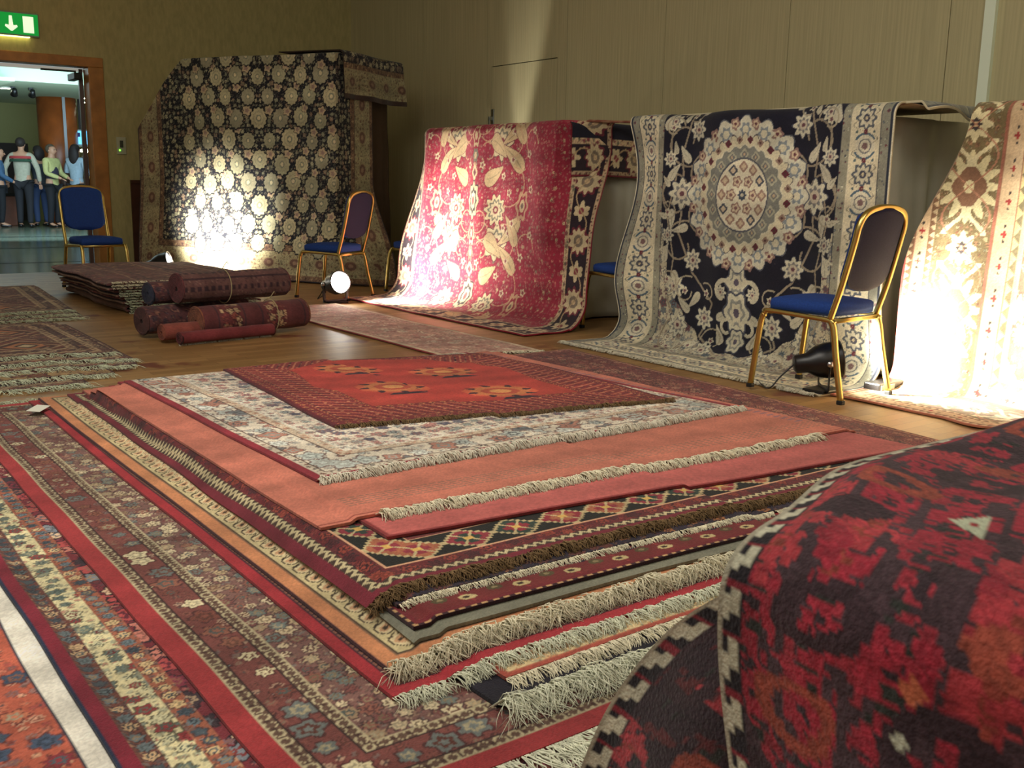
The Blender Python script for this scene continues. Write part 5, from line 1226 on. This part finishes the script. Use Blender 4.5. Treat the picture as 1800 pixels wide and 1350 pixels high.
def selv(bandw):
    def f(s, b, h):
        s2, b2 = knot(s, b, 0, .004); c = full(s.shape, (30, 26, 34)); q = (s2/.046) % 1; y = b2/h
        c[((q > .18) & (q < .62) & (y > .2) & (y < .6))] = (206, 204, 170); c[((q > .36) & (q < .86) & (y > .55) & (y < .9))] = (196, 194, 160); c[(q > .86) & (y > .2)] = (150, 24, 40)
        c[b < .005] = (176, 170, 140); return c
    return f
def tri(cv, x, y, s=.03, c=(176, 186, 150), flip=1):
    cv.poly([(x-s, y+flip*s*.55), (x+s, y+flip*s*.55), (x, y-flip*s*.75)], c); cv.poly([(x-s*.2, y), (x+s*.2, y), (x+s*.2, y+flip*s*.3), (x-s*.2, y+flip*s*.3)], (170, 30, 40))
NW, NL = 1.75, 1.55      # along x over the table and down its left side; along y
def near_pos(U, V):
    """U: 0 = hem at the bottom of the left side -> over the table. V: 0 = far edge (selvedge), growing toward the camera's right rear"""
    zt = .798; hemL = .62; R = .075
    h = hemL-U                                                # >0 hanging
    hang = smst(U, hemL+.02, hemL-.30)
    y = .612-V-.045*smst(hemL-U, 0, .25)
    arc = R*math.pi/2; t = np.clip((U-hemL)/arc, 0, 1)*math.pi/2
    x = .60-R*0+np.where(U < hemL, -R*.0, R*(1-np.cos(t)))+np.clip(U-hemL-arc, 0, None)
    z = np.where(U < hemL, zt-R-h, zt-R+R*np.sin(t))
    f = np.clip(h, 0, None)
    out = f*(.03+.20*smst(V, .02, .22)*(.5+.5*np.sin(V*15-1.7))+.03*np.sin(V*41))
    y = y-.09*smst(.92-x, 0, .32)
    x = x-out; x = x-.012*np.sin(V*9)*smst(U, hemL-.1, hemL+.1)
    y = y+f*.05*np.sin(V*6)
    x = x-.020*np.sin(V*17-.6)*smst(hemL+.12-U, 0, .35)*smst(V, 0, .1)
    z = z+(.010*np.sin(x*13+y*9)-.008*np.sin(y*23+x*5))*smst(U, hemL, hemL+.15)*smst(V, .0, .1)-.025*smst(.07-V, 0, .07)*smst(U, hemL, hemL+.12)
    z = z-.035*smst(x, .9, 1.6)*0
    return np.stack([x, y, z], -1)
def near_field(U, V):
    c = near_pat(False)(U, V); mk = V < .026; c[mk] = selv(.026)(U[mk], V[mk], .026); return c
def near_canvas(cv, Wd, L):
    rs = np.random.RandomState(3)
    for (x, y, s) in ((.34, .12, .040), (.80, .17, .024), (1.05, .20, .024), (.50, .34, .022), (.93, .44, .022), (.2, .3, .03), (1.3, .25, .024), (.7, .52, .022)): tri(cv, x, y, s)
    for k in range(16): cv.flower(rs.uniform(.1, 1.2), rs.uniform(.08, .7), .006, [(1, (176, 180, 150))], k=4)
    for (x, y) in ((.55, .32), (.62, .18), (.3, .22), (.48, .5)): cv.flower(x, y, .009, [(1, (206, 90, 50))], k=4)
nr = drape_sheet('draped_rug', 'dark red and navy knotted rug draped over a table, its dotted selvedge hanging down', NW, NL, near_pos, [], near_field, .0035, canvas=near_canvas, flip=True, seed=301, thick=.008, Ltot=9, Wtot=9, rimc=(170, 164, 134), back=(90, 40, 44))

# darker rug beneath it, hanging down the far side and round the corner
def low_pos(U, V):
    """U along the left side toward the far corner, its last edge hangs free; V: 0 = hem, up to the table top"""
    zt = .772; hemL = .66; f = np.clip(hemL-V, 0, None); w = smst(U, .12, .56)
    y = .03+U*.84+.30*(1-np.exp(-5.5*f))*w+.03*f*np.sin(U*20)
    x = .635+.022*np.sin(U*21+f*3+2.0)*smst(f, 0, .15)*w-.045*f*w
    t = np.clip((V-hemL)/.05, 0, 1)*math.pi/2; inn = np.clip(V-hemL-.05, 0, None)
    z = np.where(V < hemL, zt-.03-f, zt-.03+.03*np.sin(t)); x = x+np.where(V >= hemL, .03*(1-np.cos(t))+inn, 0)
    return np.stack([x, y, z], -1)
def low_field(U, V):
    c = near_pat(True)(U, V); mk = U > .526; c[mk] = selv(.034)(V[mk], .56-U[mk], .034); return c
def low_canvas(cv, Wd, L):
    rs = np.random.RandomState(8)
    for k in range(14): cv.flower(rs.uniform(.06, .5), rs.uniform(.1, .6), .006, [(1, (176, 180, 150))], k=4)
    for k in range(5): cv.flower(rs.uniform(.1, .5), rs.uniform(.3, .6), .009, [(1, (206, 80, 50))], k=4)
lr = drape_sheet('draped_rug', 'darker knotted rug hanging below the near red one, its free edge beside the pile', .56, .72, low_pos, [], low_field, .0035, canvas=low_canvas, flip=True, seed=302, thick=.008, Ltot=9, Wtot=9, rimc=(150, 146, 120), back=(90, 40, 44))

# ================================================================ PEOPLE IN THE FOYER
def skin_body(name, chains, m, parent=None, sub=1):
    """chains: list of [(x,y,z,r)...]; equal joints are shared; first vertex is the root"""
    bm = bmesh.new(); L = bm.verts.layers.skin.verify(); idx = {}
    def g(p):
        k = tuple(round(c, 4) for c in p[:3])
        if k not in idx:
            v = bm.verts.new(p[:3]); idx[k] = v; v[L].radius = (p[3], p[3] if len(p) < 5 else p[4])
        return idx[k]
    for ch in chains:
        for a, b in zip(ch[:-1], ch[1:]):
            va, vb = g(a), g(b)
            if not bm.edges.get((va, vb)): bm.edges.new((va, vb))
    bm.verts.ensure_lookup_table(); bm.verts[0][L].use_root = True
    me = bpy.data.meshes.new(name); bm.to_mesh(me); bm.free(); o = bpy.data.objects.new(name, me); COL.objects.link(o); me.materials.append(m)
    if parent: o.parent = parent
    s = o.modifiers.new('Skin', 'SKIN'); s.use_smooth_shade = True
    sb = o.modifiers.new('Sub', 'SUBSURF'); sb.levels = sub; sb.render_levels = sub
    return o
SKIN = mat('skin', (190, 140, 110), .6)
def person(label, loc, rz, h=1.72, top=(150, 150, 140), legs=(34, 34, 44), hair=(36, 26, 22), hairlen=0, arms=((.1, .25), (.1, .25)), build=1.0, vest=None, stripes=None, bag=False, coat=0, step=.0, skinm=None, undertop=None, shoe=(24, 20, 20)):
    """faces -y at rz=0. arms: (outward, forward) reach of each hand below/ahead of the shoulder"""
    t = empty('person', loc, math.radians(rz)); tag(t, label, 'person'); k = h/1.72; b = build
    hip, sh = .92*k, 1.42*k
    pel = (0, 0, hip, .112*b, .088*b); che = (0, -.01, 1.22*k, .155*b, .105*b); up_ = (0, 0, 1.38*k, .12*b, .085*b); nk = (0, -.01, 1.47*k, .052); hd = (0, -.025, 1.56*k, .072); cr = (0, -.015, 1.66*k, .078)
    ch = [[pel, (0, 0, 1.05*k, .125*b, .095*b), che, up_, nk, hd, cr]]; sl, tr = [[(0, 0, hip-.10, .15*b, .125*b), (0, 0, hip, .15*b, .122*b), (0, 0, 1.05*k, .14*b, .11*b), (0, -.01, 1.22*k, .168*b, .12*b), (0, 0, 1.38*k, .125*b, .09*b), (0, -.01, 1.45*k, .07)]], []
    hands = []
    for s, (ao, af) in zip((-1, 1), arms):
        s0 = (s*.17*b, 0, 1.40*k, .055); el = (s*(.23+ao*.4)*b, -af*.25+.03, 1.13*k, .042); wr = (s*(.21+ao*.7-af*.25)*b, -af, (1.13-.25*math.sqrt(max(.02, 1-min(1, (af/.3))**2)))*k, .028)
        ch.append([up_, s0, el, wr]); sl.append([(0, 0, 1.38*k, .125*b, .09*b), (s*.17*b, 0, 1.395*k, .07), (el[0], el[1], el[2], .056), (wr[0], wr[1], wr[2], .042)])
        el_, w = Vector(el[:3]), Vector(wr[:3]); d = (w-el_).normalized(); pr = d.cross(Vector((0, 0, 1))); pr = pr.normalized() if pr.length > .1 else Vector((1, 0, 0)); pm = w+d*.05
        ch[-1].append((pm.x, pm.y, pm.z, .030, .02))
        for fi in range(4):
            o_ = pr*((fi-1.5)*.018); ln = (.055, .066, .062, .048)[fi]; q = pm+d*.03+o_; q2 = q+d*ln*.5-Vector((0, 0, .006)); q3 = q2+d*ln*.4-Vector((0, 0, .014))
            hands.append([(pm.x+o_.x*.6, pm.y+o_.y*.6, pm.z+o_.z*.6, .010), (q.x, q.y, q.z, .009), (q2.x, q2.y, q2.z, .0085), (q3.x, q3.y, q3.z, .007)])
        q = w+d*.02+pr*.025*s; q2 = q+d*.035+pr*.02*s; hands.append([(w.x, w.y, w.z, .012), (q.x, q.y, q.z, .010), (q2.x, q2.y, q2.z, .008)])
        l0 = (s*.09*b, 0, hip-.06, .088*b); kn = (s*.105, -.02-step*s*.5, .50*k, .056); an = (s*.11, .02-step*s, .09, .036); ft = (s*.12, -.10-step*s, .035, .034); te = (s*.125, -.16-step*s, .028, .026)
        ch.append([pel, l0, kn, an, ft, te]); tr.append([(0, 0, hip, .138*b, .11*b), (s*.09*b, 0, hip-.08, .10*b), (kn[0], kn[1], kn[2], .074), (an[0], an[1], .075, .058)])
        sh_ = skin_body('shoe', [[(s*.11, .045-step*s, .045, .04, .04), (s*.115, -.05-step*s, .038, .042, .032), (s*.125, -.17-step*s, .03, .036, .026)]], mat('shoe_%d' % shoe[0], shoe, .4), t)
    skin_body('body', ch, skinm or SKIN, t, 2)
    for hc in hands: skin_body('finger', [hc], skinm or SKIN, t, 1)
    # face
    bm = bmesh.new()
    bmesh.ops.create_icosphere(bm, subdivisions=2, radius=1, matrix=Matrix.Translation((0, -.035, 1.60*k)) @ Matrix.Diagonal((.075, .088, .108, 1)))
    bmesh.ops.create_cone(bm, cap_ends=True, segments=8, radius1=.016, radius2=.006, depth=.045, matrix=Matrix.Translation((0, -.125, 1.59*k)) @ Matrix.Rotation(-.35, 4, 'X'))
    for s in (-1, 1): bmesh.ops.create_icosphere(bm, subdivisions=1, radius=1, matrix=Matrix.Translation((s*.077, -.02, 1.595*k)) @ Matrix.Diagonal((.012, .02, .032, 1)))
    bm_obj('face', bm, skinm or SKIN, t, True)
    bm = bmesh.new()
    for s in (-1, 1): bmesh.ops.create_icosphere(bm, subdivisions=1, radius=.011, matrix=Matrix.Translation((s*.03, -.113, 1.615*k)))
    bm_obj('eyes', bm, mat('eye_dark', (30, 24, 22), .3), t, True)
    bm = bmesh.new(); bmesh.ops.create_icosphere(bm, subdivisions=1, radius=1, matrix=Matrix.Translation((0, -.115, 1.545*k)) @ Matrix.Diagonal((.025, .01, .007, 1))); bm_obj('mouth', bm, mat('lips', (150, 80, 74), .5), t, True)
    hm = mat('hair_%d' % hair[0], hair, .7, noise=.3, nscale=40); bm = bmesh.new()
    bmesh.ops.create_icosphere(bm, subdivisions=3, radius=1, matrix=Matrix.Translation((0, .0, 1.635*k)) @ Matrix.Diagonal((.094, .108, .100, 1)))
    bmesh.ops.delete(bm, geom=[v for v in bm.verts if v.co.y < -.045 and v.co.z < 1.665*k or v.co.z < 1.56*k and v.co.y < .0], context='VERTS')
    if hairlen: bmesh.ops.create_icosphere(bm, subdivisions=3, radius=1, matrix=Matrix.Translation((0, .055, (1.60-hairlen/2)*k)) @ Matrix.Diagonal((.115, .075, .10+hairlen/2, 1)))
    bm_obj('hair', bm, hm, t, True)
    TM = mat('garment_%d_%d_%d' % top, top, .85, noise=.15, nscale=20)
    skin_body('top', sl, TM, t, 2)
    if vest: skin_body('waistcoat', [[(0, 0, hip+.02, .145*b, .118*b), (0, 0, 1.05*k, .146*b, .118*b), (0, -.01, 1.22*k, .172*b, .128*b), (0, 0, 1.36*k, .135*b, .10*b)]], mat('vest_dark', vest, .8), t, 2)
    if stripes:
        for i, (z, c, w) in enumerate(stripes):
            bm = bmesh.new(); bmesh.ops.create_cone(bm, cap_ends=False, segments=32, radius1=1, radius2=.97, depth=w, matrix=Matrix.Translation((0, -.005, z*k)) @ Matrix.Diagonal((.212*b, .150*b, 1, 1))); 
            g_ = bmesh.ops.extrude_face_region(bm, geom=bm.faces[:]); 
            for v in [e for e in g_['geom'] if isinstance(e, bmesh.types.BMVert)]: v.co.x *= .95; v.co.y *= .93
            bm_obj('sweater_band', bm, mat('band_%d' % i, c, .85), t, True)
    if coat: skin_body('cardigan_skirt', [[(0, 0, 1.1*k, .15*b, .115*b), (0, 0, hip, .165*b, .125*b), (0, 0.01, hip-coat, .175*b, .13*b)]], TM, t, 2)
    skin_body('trousers', tr, mat('legs_%d_%d' % (legs[0], legs[2]), legs, .85), t, 2)
    if bag:
        bg_ = mat('bag_leather', (60, 40, 30), .6); bm = bmesh.new(); box_bm(bm, .17, .30, -.13, .15, .86, 1.12, .03, 3); bm_obj('shoulder_bag', bm, bg_, t, True)
        tube('bag_strap', smoothpath([(.22, -.1, 1.1), (.2, -.08, 1.3), (.15, -.02, 1.47), (.2, .09, 1.3), (.23, .1, 1.1)], 5), .008, bg_, t)
    return t
person('man in a cream sweater with red and green bands and dark trousers', (4.56, 23.0, 0), 150, 1.80, top=(176, 170, 148), legs=(34, 32, 36), hair=(44, 34, 30), build=1.12, arms=((.12, .05), (.2, .12)), stripes=((1.35, (170, 60, 60), .05), (1.29, (40, 70, 50), .05)), step=.03)
person('person in dark clothes and jeans partly behind the man in the banded sweater', (4.98, 23.5, 0), 200, 1.66, top=(70, 76, 84), legs=(50, 64, 96), hair=(36, 28, 26), hairlen=.1)
person('man in a yellow shirt and dark waistcoat leaning forward', (5.10, 22.9, 0), 40, 1.68, top=(190, 184, 120), legs=(26, 24, 28), hair=(90, 76, 60), vest=(50, 44, 60), arms=((.0, .28), (.0, .28)))
person('woman in a long grey cardigan with a brown shoulder bag', (5.58, 22.9, 0), 130, 1.70, top=(150, 166, 176), legs=(30, 28, 34), hair=(34, 22, 20), hairlen=.2, arms=((.0, .30), (.05, .2)), coat=.26, bag=True)
person('person in a blue jacket cut off by the left edge of the doorway view', (4.16, 23.2, 0), 80, 1.60, top=(60, 90, 120), legs=(22, 22, 26), hair=(40, 34, 30))
su = empty('suitcase', (5.95, 22.9, 0)); tag(su, 'dark upright suitcase standing beside the woman in the cardigan', 'suitcase')
bm = bmesh.new(); box_bm(bm, -.16, .16, -.12, .12, .04, .62, .03, 3); bm_obj('shell', bm, mat('suitcase_dark', (30, 26, 36), .6), su, True)
tube('handle', smoothpath([(-.07, 0, .6), (-.07, 0, .92), (.07, 0, .92), (.07, 0, .6)], 4), .008, mat('brushed_steel', (170, 175, 175), .35, 1), su)
for s in (-.12, .12):
    bm = bmesh.new(); bmesh.ops.create_cone(bm, cap_ends=True, segments=14, radius1=.03, radius2=.03, depth=.03, matrix=Matrix.Translation((s, 0, .03)) @ Matrix.Rotation(math.pi/2, 4, 'Y')); bm_obj('wheel', bm, M_RUBBER, su, True)
